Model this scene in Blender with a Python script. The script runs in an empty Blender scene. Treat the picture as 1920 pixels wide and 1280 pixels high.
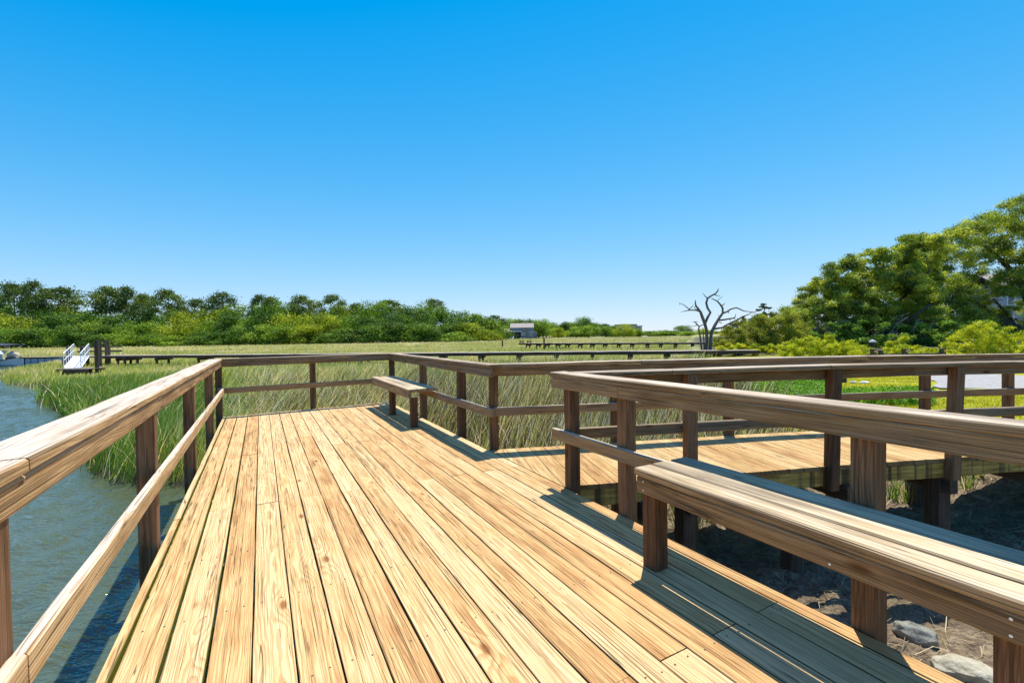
import bpy, math, random
import numpy as np
from mathutils import Vector, Matrix
random.seed(7); rng = np.random.default_rng(11)
S = bpy.context.scene; COL = S.collection
PI = math.pi
# ------------------------------------------------------------------ camera geometry (1920x1280 photo pixels)
FPX, CX, CY, CH = 853., 960., 640., 1.2
pr, rr = math.radians(.8), math.radians(.86)
_f = np.array([0, math.cos(pr), -math.sin(pr)]); _u = np.array([0, math.sin(pr), math.cos(pr)]); _r = np.array([1., 0, 0])
CR = math.cos(rr)*_r - math.sin(rr)*_u; CU = math.sin(rr)*_r + math.cos(rr)*_u; CF = _f
CAM = np.array([0, 0, CH])
def ray(x, y): return CF + CR*(x-CX)/FPX - CU*(y-CY)/FPX
def gp(x, y, z=0.):
    d = ray(x, y); return CAM + d*((z-CH)/d[2])
def at(x, y, Y):
    d = ray(x, y); return CAM + d*(Y/d[1])
TH = math.radians(28.9)
UV_ = np.array([-math.sin(TH), math.cos(TH), 0]); VV_ = np.array([math.cos(TH), math.sin(TH), 0])
def D(u, v, z=0.): return UV_*u + VV_*v + np.array([0, 0, z])          # deck frame: u along the boards, v across
WD = np.array([.984, .18, 0]); WD = WD/np.linalg.norm(WD); WN = np.array([-WD[1], WD[0], 0]); WO = np.array([.52, 3.62, 0])
def ramp(s): return -.012*max(0., s-2.6)
def W(s, t, z=0.): return WO + WD*s + WN*t + np.array([0, 0, z+ramp(s)])   # walkway frame
WATER = -1.1
# ------------------------------------------------------------------ tags
def tag(o, label=None, cat=None, group=None, kind=None):
    if label: o['label'] = label
    if cat: o['category'] = cat
    if group: o['group'] = group
    if kind: o['kind'] = kind
    return o
def thing(name, loc, label, cat, group=None):
    o = bpy.data.objects.new(name, None); COL.objects.link(o); o.location = Vector([float(a) for a in loc]); o.empty_display_size = .2
    return tag(o, label, cat, group)
def setparent(o, p):
    if p is not None:
        o.parent = p
        o.matrix_parent_inverse = Matrix.Translation(-Vector(p.location))
# ------------------------------------------------------------------ mesh builder with wood coordinates
class MB:
    def __init__(s): s.v=[]; s.f=[]; s.wc=[]; s.rn=[]; s.ms=[]; s.mi=[]; s.n=0
    def add(s, v, f, wc=None, rn=None, ms=0., mi=0):
        v = np.asarray(v, float); k = len(v)
        s.v.append(v); s.f += [tuple(int(i)+s.n for i in q) for q in f]; s.mi += [mi]*len(f)
        s.wc.append(v if wc is None else np.asarray(wc, float)); s.rn.append(np.full(k, random.random() if rn is None else rn)); s.ms.append(np.full(k, float(ms))); s.n += k
    def beam(s, p0, p1, w, h, up=(0,0,1), ch=.004, seg=None, wob=.0012, ms=0., rn=None, mi=0, taper=1.):
        p0=np.asarray(p0,float); p1=np.asarray(p1,float); up=np.asarray(up,float)
        ax=p1-p0; L=np.linalg.norm(ax); ax/=L; sd=np.cross(ax,up); sd/=np.linalg.norm(sd); u2=np.cross(sd,ax)
        if seg is None: seg=max(1,int(L/.35))
        a,b=w/2,h/2; c=min(ch,a*.4,b*.4)
        oc=np.array([(a-c,-b),(a,-b+c),(a,b-c),(a-c,b),(-a+c,b),(-a,b-c),(-a,-b+c),(-a+c,-b)])
        off=np.array([random.uniform(0,60),random.uniform(-.05,.05),random.uniform(-.11,-.035)])
        V=[];C=[]
        for i in range(seg+1):
            t=i/seg; j=np.array([random.gauss(0,wob),random.gauss(0,wob)]); k=oc*(1+(taper-1)*t)+j+np.array([[random.gauss(0,wob*.5),random.gauss(0,wob*.5)] for _ in range(8)])
            for q,(x,y) in zip(k,oc): V.append(p0+ax*L*t+sd*q[0]+u2*q[1]); C.append(off+np.array([L*t,x,y]))
        F=[tuple(range(7,-1,-1)),tuple(range(seg*8,seg*8+8))]
        for i in range(seg):
            for k in range(8): F.append((i*8+k,i*8+(k+1)%8,(i+1)*8+(k+1)%8,(i+1)*8+k))
        s.add(V,F,C,rn,ms,mi)
    def box(s, c, d, rz=0., mi=0):
        c=np.asarray(c,float); x,y,z=[k/2 for k in d]; R=np.array([[math.cos(rz),-math.sin(rz),0],[math.sin(rz),math.cos(rz),0],[0,0,1]])
        V=np.array([(i,j,k) for k in(-z,z) for j in(-y,y) for i in(-x,x)])
        s.add(V@R.T+c,[(0,2,3,1),(4,5,7,6),(0,1,5,4),(2,6,7,3),(0,4,6,2),(1,3,7,5)],V+np.array([random.uniform(0,60),.02,-.07]),mi=mi)
    def prism(s, poly, z0, z1, st, mi=0, ms=0.):
        n=len(poly); off=np.array([random.uniform(0,60),random.uniform(-.05,.05),random.uniform(-.11,-.035)])
        V=[];C=[]
        for dz in (z0,z1):
            for p in poly: V.append(W(p[0],p[1],dz)); C.append(off+np.array([p[1],p[0]-st,dz]))
        F=[tuple(range(n-1,-1,-1)),tuple(range(n,2*n))]+[(i,(i+1)%n,n+(i+1)%n,n+i) for i in range(n)]
        s.add(V,F,C,None,ms,mi)
    def tube(s, pts, rad, sides=7, mi=0):
        pts=[np.asarray(p,float) for p in pts]; V=[];C=[];F=[]; off=random.uniform(0,50); L=0
        prev=None
        for i,p in enumerate(pts):
            d=pts[min(i+1,len(pts)-1)]-pts[max(i-1,0)]; d/=np.linalg.norm(d)+1e-9
            a=np.cross(d,[0,1,0.03]) if prev is None else prev-d*(prev@d)
            a/=np.linalg.norm(a)+1e-9; prev=a; b=np.cross(d,a)
            if i: L+=np.linalg.norm(p-pts[i-1])
            for k in range(sides):
                th=2*PI*k/sides; q=(a*math.cos(th)+b*math.sin(th))*rad[i]; V.append(p+q); C.append((L+off,rad[i]*math.cos(th),rad[i]*math.sin(th)))
        for i in range(len(pts)-1):
            for k in range(sides): F.append((i*sides+k,i*sides+(k+1)%sides,(i+1)*sides+(k+1)%sides,(i+1)*sides+k))
        F+=[tuple(range(sides-1,-1,-1)),tuple(range((len(pts)-1)*sides,len(pts)*sides))]
        s.add(V,F,C,mi=mi)
    def mesh(s, name, mats, smooth=False):
        me=bpy.data.meshes.new(name); v=np.concatenate(s.v); me.from_pydata(v.tolist(),[],s.f)
        a=me.attributes.new('wc','FLOAT_VECTOR','POINT'); a.data.foreach_set('vector',np.concatenate(s.wc).astype(np.float32).ravel())
        a=me.attributes.new('rnd','FLOAT','POINT'); a.data.foreach_set('value',np.concatenate(s.rn).astype(np.float32))
        a=me.attributes.new('moss','FLOAT','POINT'); a.data.foreach_set('value',np.concatenate(s.ms).astype(np.float32))
        for m in (mats if isinstance(mats,(list,tuple)) else [mats]): me.materials.append(m)
        me.polygons.foreach_set('material_index',s.mi)
        if smooth: me.polygons.foreach_set('use_smooth',[True]*len(me.polygons))
        me.update(); return me
    def obj(s, name, mats, parent=None, smooth=False):
        o=bpy.data.objects.new(name,s.mesh(name,mats,smooth)); COL.objects.link(o); setparent(o,parent); return o
def fastmesh(name, V, F, attrs, mat):            # V (n,3); F list of (m,k) index arrays
    me=bpy.data.meshes.new(name); me.vertices.add(len(V)); me.vertices.foreach_set('co',np.asarray(V,np.float32).ravel())
    li=np.concatenate([f.ravel() for f in F]); tot=np.concatenate([np.full(len(f),f.shape[1]) for f in F]); st=np.concatenate([[0],np.cumsum(tot)[:-1]])
    me.loops.add(len(li)); me.loops.foreach_set('vertex_index',li.astype(np.int32))
    me.polygons.add(len(tot)); me.polygons.foreach_set('loop_start',st.astype(np.int32)); me.polygons.foreach_set('loop_total',tot.astype(np.int32))
    for k,a in attrs.items():
        at_=me.attributes.new(k,'FLOAT','POINT'); at_.data.foreach_set('value',np.asarray(a,np.float32))
    me.materials.append(mat); me.update(calc_edges=True); me.validate(); return me
def link(name, me, parent=None):
    o=bpy.data.objects.new(name,me); COL.objects.link(o); setparent(o,parent); return o
# ------------------------------------------------------------------ materials
class NT:
    def __init__(s, name):
        s.m=bpy.data.materials.new(name); s.m.use_nodes=True; s.t=s.m.node_tree; s.t.nodes.clear()
        s.out=s.n('ShaderNodeOutputMaterial')
    def n(s, typ, **kw):
        o=s.t.nodes.new(typ)
        for k,v in kw.items(): setattr(o,k,v)
        return o
    def put(s, sock, val):
        if isinstance(val,bpy.types.NodeSocket): s.t.links.new(val,sock)
        else: sock.default_value=val
    def math(s, op, a, b=0., c=None, clamp=False):
        o=s.n('ShaderNodeMath',operation=op,use_clamp=clamp); s.put(o.inputs[0],a); s.put(o.inputs[1],b)
        if c is not None: s.put(o.inputs[2],c)
        return o.outputs[0]
    def vmul(s, v, k):
        o=s.n('ShaderNodeVectorMath',operation='MULTIPLY'); s.put(o.inputs[0],v); s.put(o.inputs[1],k); return o.outputs[0]
    def attr(s, name):
        return s.n('ShaderNodeAttribute',attribute_name=name)
    def noise(s, v, sc=1., det=2., rough=.5):
        o=s.n('ShaderNodeTexNoise'); s.put(o.inputs['Vector'],v); o.inputs['Scale'].default_value=sc; o.inputs['Detail'].default_value=det; o.inputs['Roughness'].default_value=rough; return o.outputs['Fac']
    def ss(s, x, a, b, lo=0., hi=1.):
        o=s.n('ShaderNodeMapRange',interpolation_type='SMOOTHSTEP'); s.put(o.inputs[0],x); s.put(o.inputs[1],a); s.put(o.inputs[2],b); s.put(o.inputs[3],lo); s.put(o.inputs[4],hi); return o.outputs[0]
    def mix(s, f, a, b, mode='MIX'):
        o=s.n('ShaderNodeMix',data_type='RGBA',blend_type=mode); s.put(o.inputs[0],f)
        s.put(o.inputs[6],a if isinstance(a,bpy.types.NodeSocket) else (*a,1)); s.put(o.inputs[7],b if isinstance(b,bpy.types.NodeSocket) else (*b,1)); return o.outputs[2]
    def ramp(s, f, stops):
        o=s.n('ShaderNodeValToRGB'); e=o.color_ramp.elements
        while len(e)<len(stops): e.new(.5)
        for q,(p,c) in zip(e,stops): q.position=p; q.color=(*c,1)
        s.put(o.inputs[0],f); return o.outputs[0]
    def bump(s, h, dist, st=1.):
        o=s.n('ShaderNodeBump'); s.put(o.inputs['Height'],h); o.inputs['Distance'].default_value=dist; o.inputs['Strength'].default_value=st; return o.outputs[0]
    def pbr(s, col, rough=.8, spec=.25, nrm=None, metal=0.):
        o=s.n('ShaderNodeBsdfPrincipled'); s.put(o.inputs['Base Color'],col if isinstance(col,bpy.types.NodeSocket) else (*col,1)); s.put(o.inputs['Roughness'],rough)
        o.inputs['Specular IOR Level'].default_value=spec; o.inputs['Metallic'].default_value=metal
        if nrm is not None: s.put(o.inputs['Normal'],nrm)
        s.t.links.new(o.outputs[0],s.out.inputs[0]); return o
def plain(name, col, rough=.7, spec=.3, metal=0., var=.15, sc=3.):
    N=NT(name); tc=N.n('ShaderNodeTexCoord').outputs['Object']; f=N.noise(tc,sc,4.)
    c=N.mix(f,tuple(k*(1-var) for k in col),tuple(min(1,k*(1+var)) for k in col)); N.pbr(c,rough,spec,N.bump(f,.01,.3),metal); return N.m
def wood(name, light, mid, dark, top=None, crack=1., grey=None, gap_shade=0., mossc=(.16,.17,.012), ring=.0075, drip=None, topamt=.85):
    N=NT(name); wc=N.attr('wc').outputs['Vector']; rn=N.attr('rnd').outputs['Fac']; ms=N.attr('moss').outputs['Fac']
    sp=N.n('ShaderNodeSeparateXYZ'); N.put(sp.inputs[0],wc); x,y,z=sp.outputs
    # knots
    vo=N.n('ShaderNodeTexVoronoi'); N.put(vo.inputs['Vector'],N.vmul(wc,(2.6,7.,7.))); vo.inputs['Scale'].default_value=1.
    kc=N.n('ShaderNodeSeparateColor'); N.put(kc.inputs[0],vo.outputs['Color']); keep=N.math('GREATER_THAN',kc.outputs[0],.80)
    kn=N.math('MULTIPLY',N.ss(vo.outputs['Distance'],.16,.05),keep); halo=N.math('MULTIPLY',N.ss(vo.outputs['Distance'],.55,.0),keep)
    w1=N.noise(N.vmul(wc,(1.1,5.,5.)),1.,2.); w2=N.noise(N.vmul(wc,(5.,28.,28.)),1.,2.)
    yy=N.math('ADD',y,N.math('MULTIPLY',N.math('SUBTRACT',w1,.5),.11)); 
    r=N.math('SQRT',N.math('ADD',N.math('MULTIPLY',yy,yy),N.math('MULTIPLY',z,z)))
    r=N.math('ADD',r,N.math('ADD',N.math('MULTIPLY',w2,.010),N.math('MULTIPLY',halo,.02)))
    ph=N.math('FRACT',N.math('ADD',N.math('DIVIDE',r,ring),rn))
    late=N.math('MULTIPLY',N.ss(ph,.35,.9),N.ss(ph,1.,.93))
    fib=N.noise(N.vmul(wc,(7.,420.,420.)),1.,2.); streak=N.noise(N.vmul(wc,(.9,80.,80.)),1.,3.,.6); patch=N.noise(N.vmul(wc,(2.6,15.,15.)),1.,4.,.6)
    fl=N.noise(N.vmul(wc,(1.0,135.,135.)),1.,1.5); ck=N.math('MULTIPLY',N.ss(fl,.615,.66),N.ss(N.noise(N.vmul(wc,(1.1,6.,6.)),1.,1.),.40,.55))
    ck2=N.math('MULTIPLY',N.ss(N.noise(N.vmul(wc,(2.2,270.,270.)),1.,1.),.64,.72),.55)
    def iso(vx,w,m0,m1,sd):
        v_=N.n('ShaderNodeVectorMath',operation='ADD'); N.put(v_.inputs[0],N.vmul(wc,vx)); v_.inputs[1].default_value=(sd,sd*1.7,sd*.6)
        n_=N.math('ABSOLUTE',N.math('SUBTRACT',N.noise(v_.outputs[0],1.,1.5),.5)); v2=N.n('ShaderNodeVectorMath',operation='ADD'); N.put(v2.inputs[0],N.vmul(wc,(2.1,16.,16.))); v2.inputs[1].default_value=(sd*3,sd,sd)
        return N.math('MULTIPLY',N.ss(n_,w,w*.35),N.ss(N.noise(v2.outputs[0],1.,2.),m0,m1))
    chk=N.math('MAXIMUM',iso((.30,24.,24.),.0075,.44,.52,3.1),iso((.5,44.,44.),.0085,.48,.56,7.7))
    crk=N.math('MULTIPLY',N.math('MAXIMUM',N.math('MAXIMUM',N.math('MULTIPLY',ck,.8),ck2),chk),crack,clamp=True)
    f=N.math('ADD',N.math('MULTIPLY',patch,.75),N.math('ADD',N.math('MULTIPLY',streak,.55),N.math('MULTIPLY',N.math("SUBTRACT",rn,.5),.30)))
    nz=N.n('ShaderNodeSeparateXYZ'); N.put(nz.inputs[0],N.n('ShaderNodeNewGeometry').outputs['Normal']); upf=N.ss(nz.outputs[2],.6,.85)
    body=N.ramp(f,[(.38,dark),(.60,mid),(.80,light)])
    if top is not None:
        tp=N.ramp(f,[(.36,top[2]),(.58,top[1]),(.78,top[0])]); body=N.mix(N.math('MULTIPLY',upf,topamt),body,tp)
    if grey is not None: body=N.mix(N.ss(N.noise(N.vmul(wc,(1.,8.,8.)),1.,3.),.42,.68,0.,.7),body,grey)
    dk=N.mix(1.,body,(.50,.36,.24),'MULTIPLY')
    c=N.mix(N.math('MULTIPLY',late,.55),body,dk); c=N.mix(N.ss(fib,.35,.75,.30,0.),c,dk)
    c=N.mix(kn,c,N.mix(1.,body,(.36,.22,.13),'MULTIPLY')); c=N.mix(N.math('MULTIPLY',crk,.85),c,tuple(k*.16 for k in mid))
    if drip is not None:
        dn=N.noise(N.vmul(wc,(9.,0.,0.)),1.,2.); dz=N.math('ADD',z,N.math('MULTIPLY',dn,-.0))
        c=N.mix(N.math('MULTIPLY',N.ss(dn,.48,.62),.85),c,drip)
    side=N.ss(nz.outputs[2],.75,.5); c=N.mix(N.math('MULTIPLY',side,gap_shade),c,(.045,.03,.016)); c=N.mix(N.math('MULTIPLY',ms,side),c,mossc)  # side faces painted dark for the shade in board gaps; moss over some
    h=N.math('SUBTRACT',N.math('ADD',N.math('MULTIPLY',fib,.25),N.math('MULTIPLY',late,.35)),N.math('MULTIPLY',crk,1.4))
    N.pbr(c,N.ss(patch,.2,.8,.62,.85),.22,N.bump(h,.0022,.75)); return N.m
M={}
M['deck']=wood('deck_pine',(.86,.625,.325),(.77,.505,.215),(.52,.275,.095),crack=1.,gap_shade=.8)
M['walk']=wood('walkway_pine',(.76,.55,.26),(.66,.42,.16),(.43,.225,.075),gap_shade=.6)
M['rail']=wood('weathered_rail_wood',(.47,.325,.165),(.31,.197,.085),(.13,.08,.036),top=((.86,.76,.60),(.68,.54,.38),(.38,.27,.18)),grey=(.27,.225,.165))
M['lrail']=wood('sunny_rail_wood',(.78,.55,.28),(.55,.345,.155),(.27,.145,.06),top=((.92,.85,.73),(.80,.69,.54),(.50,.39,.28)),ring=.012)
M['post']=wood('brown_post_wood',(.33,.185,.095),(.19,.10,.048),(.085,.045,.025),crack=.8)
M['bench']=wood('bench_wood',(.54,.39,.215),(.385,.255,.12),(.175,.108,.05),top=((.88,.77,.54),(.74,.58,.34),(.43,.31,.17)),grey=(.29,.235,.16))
M['beam']=wood('mossy_beam_wood',(.86,.62,.20),(.68,.47,.12),(.34,.22,.06),drip=(.035,.030,.018))
M['pile']=wood('wet_pile_wood',(.16,.12,.085),(.085,.065,.048),(.035,.030,.024))
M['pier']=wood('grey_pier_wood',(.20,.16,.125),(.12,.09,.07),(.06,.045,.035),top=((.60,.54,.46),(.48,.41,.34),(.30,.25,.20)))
M['check']=plain('dark_crack',(.085,.048,.02),.95,.05)
M['nail']=plain('nail_steel',(.10,.07,.05),.6,.4,.3)
M['alu']=plain('aluminium',(.86,.85,.83),.45,.5,.2,.05)
M['alud']=plain('ramp_deck',(.80,.74,.72),.6,.3,0.,.06)
def leafmat(name, stops, trans=.42, hue=True, gloss=.03, upn=0.):
    N=NT(name); c=N.attr('c').outputs['Fac']; oi=N.n('ShaderNodeObjectInfo').outputs['Random']
    f=N.math('ADD',c,N.math('MULTIPLY',N.math('SUBTRACT',oi,.5),.35)) if hue else c
    col=N.ramp(f,stops); d=N.n('ShaderNodeBsdfDiffuse'); N.put(d.inputs[0],col); t=N.n('ShaderNodeBsdfTranslucent'); N.put(t.inputs[0],N.mix(1.,col,(1.35,1.25,.55),'MULTIPLY'))
    if upn:
        a_=N.n('ShaderNodeVectorMath',operation='ADD'); N.t.links.new(N.vmul(N.n('ShaderNodeNewGeometry').outputs['Normal'],(1-upn,)*3),a_.inputs[0]); a_.inputs[1].default_value=(0,0,upn)
        b_=N.n('ShaderNodeVectorMath',operation='NORMALIZE'); N.t.links.new(a_.outputs[0],b_.inputs[0]); N.t.links.new(b_.outputs[0],d.inputs['Normal'])
        a2=N.n('ShaderNodeVectorMath',operation='ADD'); N.t.links.new(N.vmul(N.n('ShaderNodeNewGeometry').outputs['Normal'],(1-upn,)*3),a2.inputs[0]); a2.inputs[1].default_value=(0,0,-upn)
        b2=N.n('ShaderNodeVectorMath',operation='NORMALIZE'); N.t.links.new(a2.outputs[0],b2.inputs[0]); N.t.links.new(b2.outputs[0],t.inputs['Normal'])
    g=N.n('ShaderNodeBsdfGlossy'); g.inputs[0].default_value=(1,1,1,1); g.inputs[1].default_value=.45
    m=N.n('ShaderNodeMixShader'); m.inputs[0].default_value=trans; N.t.links.new(d.outputs[0],m.inputs[1]); N.t.links.new(t.outputs[0],m.inputs[2])
    m2=N.n('ShaderNodeMixShader'); m2.inputs[0].default_value=gloss*.5; N.t.links.new(m.outputs[0],m2.inputs[1]); N.t.links.new(g.outputs[0],m2.inputs[2])
    N.t.links.new(m2.outputs[0],N.out.inputs[0]); return N.m
M['lf_dark']=leafmat('dark_tree_leaves',[(0,(.04,.095,.016)),(.5,(.135,.25,.03)),(1,(.28,.42,.05))],.28)
M['lf_mid']=leafmat('tree_leaves',[(0,(.055,.12,.012)),(.5,(.18,.31,.026)),(1,(.37,.50,.05))],.28)
M['lf_yel']=leafmat('yellow_green_leaves',[(0,(.11,.16,.010)),(.5,(.32,.40,.022)),(1,(.54,.58,.05))],.28)
M['lf_pine']=leafmat('pine_needles',[(0,(.038,.075,.018)),(.5,(.12,.185,.034)),(1,(.25,.30,.06))],.2)
M['lf_oak']=leafmat('live_oak_leaves',[(0,(.055,.105,.016)),(.4,(.20,.295,.036)),(.75,(.42,.49,.05)),(1,(.60,.61,.10))],.55,False,.06)
M['lf_bright']=leafmat('bright_shrub_leaves',[(0,(.18,.24,.012)),(.5,(.44,.50,.022)),(1,(.70,.70,.06))],.45,False)
M['lf_olive']=leafmat('olive_shrub_leaves',[(0,(.09,.13,.016)),(.5,(.27,.31,.036)),(1,(.50,.50,.07))],.4,False)
M['lf_red']=leafmat('rusty_leaves',[(0,(.10,.06,.015)),(.5,(.26,.12,.03)),(1,(.45,.20,.06))],.4,False)
M['grass']=leafmat('marsh_grass_blades',[(0,(.030,.105,.014)),(.28,(.12,.25,.03)),(.5,(.36,.42,.09)),(.72,(.60,.50,.24)),(.9,(.95,.82,.58)),(1,(.10,.065,.038))],.32,False,.06,.34)
M['lawn']=leafmat('lawn_blades',[(0,(.20,.24,.008)),(.5,(.40,.41,.012)),(1,(.56,.52,.03))],.42,False,.03,.6)
M['plant']=leafmat('low_plant_leaves',[(0,(.04,.15,.010)),(.5,(.13,.33,.018)),(1,(.34,.50,.05))],.42,False)
M['straw']=leafmat('dry_reed_straw',[(0,(.10,.075,.035)),(.5,(.34,.26,.13)),(1,(.62,.52,.32))],.1,False)
def bark(name, a, b):
    N=NT(name); wc=N.attr('wc').outputs['Vector']; f=N.noise(N.vmul(wc,(3.,25.,25.)),1.,4.,.65); N.pbr(N.ramp(f,[(.3,a),(.7,b)]),.9,.15,N.bump(f,.03,.8)); return N.m
M['bark']=bark('tree_bark',(.035,.028,.022),(.13,.10,.08)); M['dead']=bark('dead_tree_wood',(.055,.05,.046),(.26,.22,.185)); M['pbark']=bark('pine_bark',(.07,.05,.04),(.21,.155,.12)); M['twig']=bark('grey_twigs',(.16,.14,.115),(.32,.28,.24))
# ------------------------------------------------------------------ terrain
SHORE_PX=[(0,700),(7,712),(22,722),(40,724),(62,727),(84,731),(86,738),(78,748),(80,756),(100,762),(128,772),(150,795),(165,830),(180,862),(200,890),(255,905),(335,902)]
WP=[(-260,70),(-100,64),(-57,60),(-48.5,57),(-46.8,52),(-48.4,48),(-45,43.5),(-41.5,38.5),(-38.6,35)]
WP+=[tuple(gp(x,y,WATER)[:2]) for x,y in SHORE_PX]
WP+=[(-4.2,6.9),(-3.3,6.0),(-2.2,4.6),(-1.2,3.0),(-.4,1.4),(.3,-.5),(1.0,-3),(3,-30),(-260,-30)]
WP=np.array(WP)
def inpoly(P):
    x,y=P[:,0],P[:,1]; ins=np.zeros(len(P),bool); n=len(WP)
    for i in range(n):
        (x1,y1),(x2,y2)=WP[i],WP[(i+1)%n]
        if y1==y2: continue
        ins^=((y1>y)!=(y2>y))&(x<(x2-x1)*(y-y1)/(y2-y1)+x1)
    return ins
def sdist(P):
    d=np.full(len(P),1e9); n=len(WP)
    for i in range(n):
        a,b=WP[i],WP[(i+1)%n]; ab=b-a; t=np.clip(((P-a)@ab)/(ab@ab+1e-12),0,1); d=np.minimum(d,np.linalg.norm(P-(a+t[:,None]*ab),axis=1))
    return np.where(inpoly(P),-d,d)
BY=[-30,1,3.5,5.9,6.8,8,10,30,80,300,2000]; BX=[7.,7.,7.,6.2,4.7,4.4,4.7,11.5,30,120,800]
def vnoise(P, sc, seed):
    g=np.random.default_rng(seed).uniform(0,1,(64,64)); q=P*sc; i=np.floor(q).astype(int); f=q-i; f=f*f*(3-2*f); a=i%64; b_=(i+1)%64
    return (g[a[:,0],a[:,1]]*(1-f[:,0])+g[b_[:,0],a[:,1]]*f[:,0])*(1-f[:,1])+(g[a[:,0],b_[:,1]]*(1-f[:,0])+g[b_[:,0],b_[:,1]]*f[:,0])*f[:,1]
def sm(x,a,b):
    t=np.clip((x-a)/(b-a),0,1); return t*t*(3-2*t)
def bankd(P): return (P[:,0]-np.interp(P[:,1],BY,BX))*.85
def height(P):
    d=bankd(P); h=-1.0+.62*sm(d,-1.2,1.5); s=sdist(P)
    h=np.where(s<0,np.maximum(-1.06+s*.45,-1.8),h)
    r=np.linalg.norm(P,axis=1); h=h+.03*np.sin(P[:,0]*3.1+1.3*np.sin(P[:,1]*2.3))*np.cos(P[:,1]*2.7+P[:,0])*(s>.0)
    px=960+FPX*P[:,0]/np.maximum(P[:,1],.1)
    h=h+np.where((P[:,1]>100)&(s>0),sm(r,150,300)*1.0,0)
    return h
def lawnmask(P): return sm(bankd(P),.1,.8)*sm(P[:,1],6.4,7.0)
def build_ground():
    R=np.concatenate([np.linspace(.25,8,44),8*1.045**np.arange(1,125)]); R=R[R<1900]; A=np.linspace(0,2*PI,361)[:-1]
    rr_,aa=np.meshgrid(R,A,indexing='ij'); P=np.stack([rr_*np.sin(aa),rr_*np.cos(aa)],-1).reshape(-1,2)
    h=height(P); V=np.concatenate([P,h[:,None]],1); na,nr=len(A),len(R)
    i,j=np.meshgrid(np.arange(nr-1),np.arange(na),indexing='ij'); a=(i*na+j).ravel(); b=(i*na+(j+1)%na).ravel(); c=((i+1)*na+(j+1)%na).ravel(); d=((i+1)*na+j).ravel(); quads=np.stack([a,d,c,b],1)
    mud=sm(P[:,1],7.2,6.2)*sm(np.linalg.norm(P,axis=1),11,8)*sm(P[:,0],.5,1.2)
    N=NT('marsh_soil_and_lawn'); tc=N.n('ShaderNodeTexCoord').outputs['Object']
    n1=N.noise(tc,.35,5.); n2=N.noise(tc,9.,5.,.65); n3=N.noise(tc,38.,3.,.6); n4=N.noise(tc,2.2,3.)
    marsh=N.ramp(n1,[(.3,(.20,.21,.06)),(.5,(.30,.29,.10)),(.7,(.40,.35,.16))])
    mudc=N.ramp(n2,[(.25,(.075,.055,.036)),(.5,(.22,.16,.095)),(.75,(.44,.34,.21))]); mudc=N.mix(N.ss(n3,.33,.55,.55,0.),mudc,(.05,.04,.03))
    wet=N.ss(n4,.56,.64); mudc=N.mix(N.math('MULTIPLY',wet,.55),mudc,(.16,.115,.045))
    wetd=N.attr('wet').outputs['Fac']; marsh=N.mix(N.attr('near').outputs['Fac'],marsh,(.085,.075,.035)); marsh=N.mix(wetd,marsh,(.07,.06,.038))  # near: soil colour darkened to carry the shade between grass blades
    lawn=N.ramp(N.noise(tc,2.5,5.,.6),[(.25,(.25,.27,.012)),(.55,(.41,.40,.018)),(.8,(.52,.47,.05))])
    c=N.mix(N.attr('mud').outputs['Fac'],marsh,mudc); c=N.mix(N.attr('lawn').outputs['Fac'],c,lawn)
    N.pbr(c,N.math('SUBTRACT',.9,N.math('MULTIPLY',N.math('MULTIPLY',wet,N.attr('mud').outputs['Fac']),.45)),.25,N.bump(N.math('ADD',n2,N.math('MULTIPLY',n3,.5)),.06,.9))
    me=fastmesh('ground',V,[quads],{'near':sm(np.linalg.norm(P,axis=1),45,22),'mud':mud,'lawn':lawnmask(P)*sm(P[:,1],34,24),'wet':np.maximum(sm(sdist(P),1.6,.5),sm(P[:,1],22,30)*sm(bankd(P),.5,2.5)*(1-sm(P[:,1],140,170)))},N.m)
    me.polygons.foreach_set('use_smooth',np.ones(len(me.polygons),bool)); o=link('ground',me); tag(o,kind='structure')
build_ground()
def mudz(P):
    z=height(P)+.012
    for f,a,sd in ((2.1,.05,41),(5.3,.035,42),(13.,.026,43),(24.,.016,44)):
        q=vnoise(P@np.array([[.8,.6],[-.6,.8]]),f,sd); z=z+a*(1-2*np.abs(q-.5)-.5)
    return z
def mud_flat():
    g=.028; X,Y=np.meshgrid(np.arange(.6,7.6,g),np.arange(.4,6.9,g),indexing='ij'); P=np.stack([X,Y],-1).reshape(-1,2); nx,ny=X.shape
    z=mudz(P)
    edge=np.minimum.reduce([P[:,0]-.6,7.5-P[:,0],P[:,1]-.4,6.8-P[:,1]]); z-=.12*sm(edge,.5,0)
    i,j=np.meshgrid(np.arange(nx-1),np.arange(ny-1),indexing='ij'); a=(i*ny+j).ravel(); q=np.stack([a,a+ny,a+ny+1,a+1],1)
    keep=(P[a]@VV_[:2])>1.6; me=fastmesh('mud_flat',np.concatenate([P,z[:,None]],1),[q[keep]],{'mud':np.ones(len(P)),'lawn':lawnmask(P),'wet':0*z},bpy.data.materials['marsh_soil_and_lawn'])
    me.polygons.foreach_set('use_smooth',np.ones(len(me.polygons),bool)); tag(link('mud',me),kind='structure')
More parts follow.
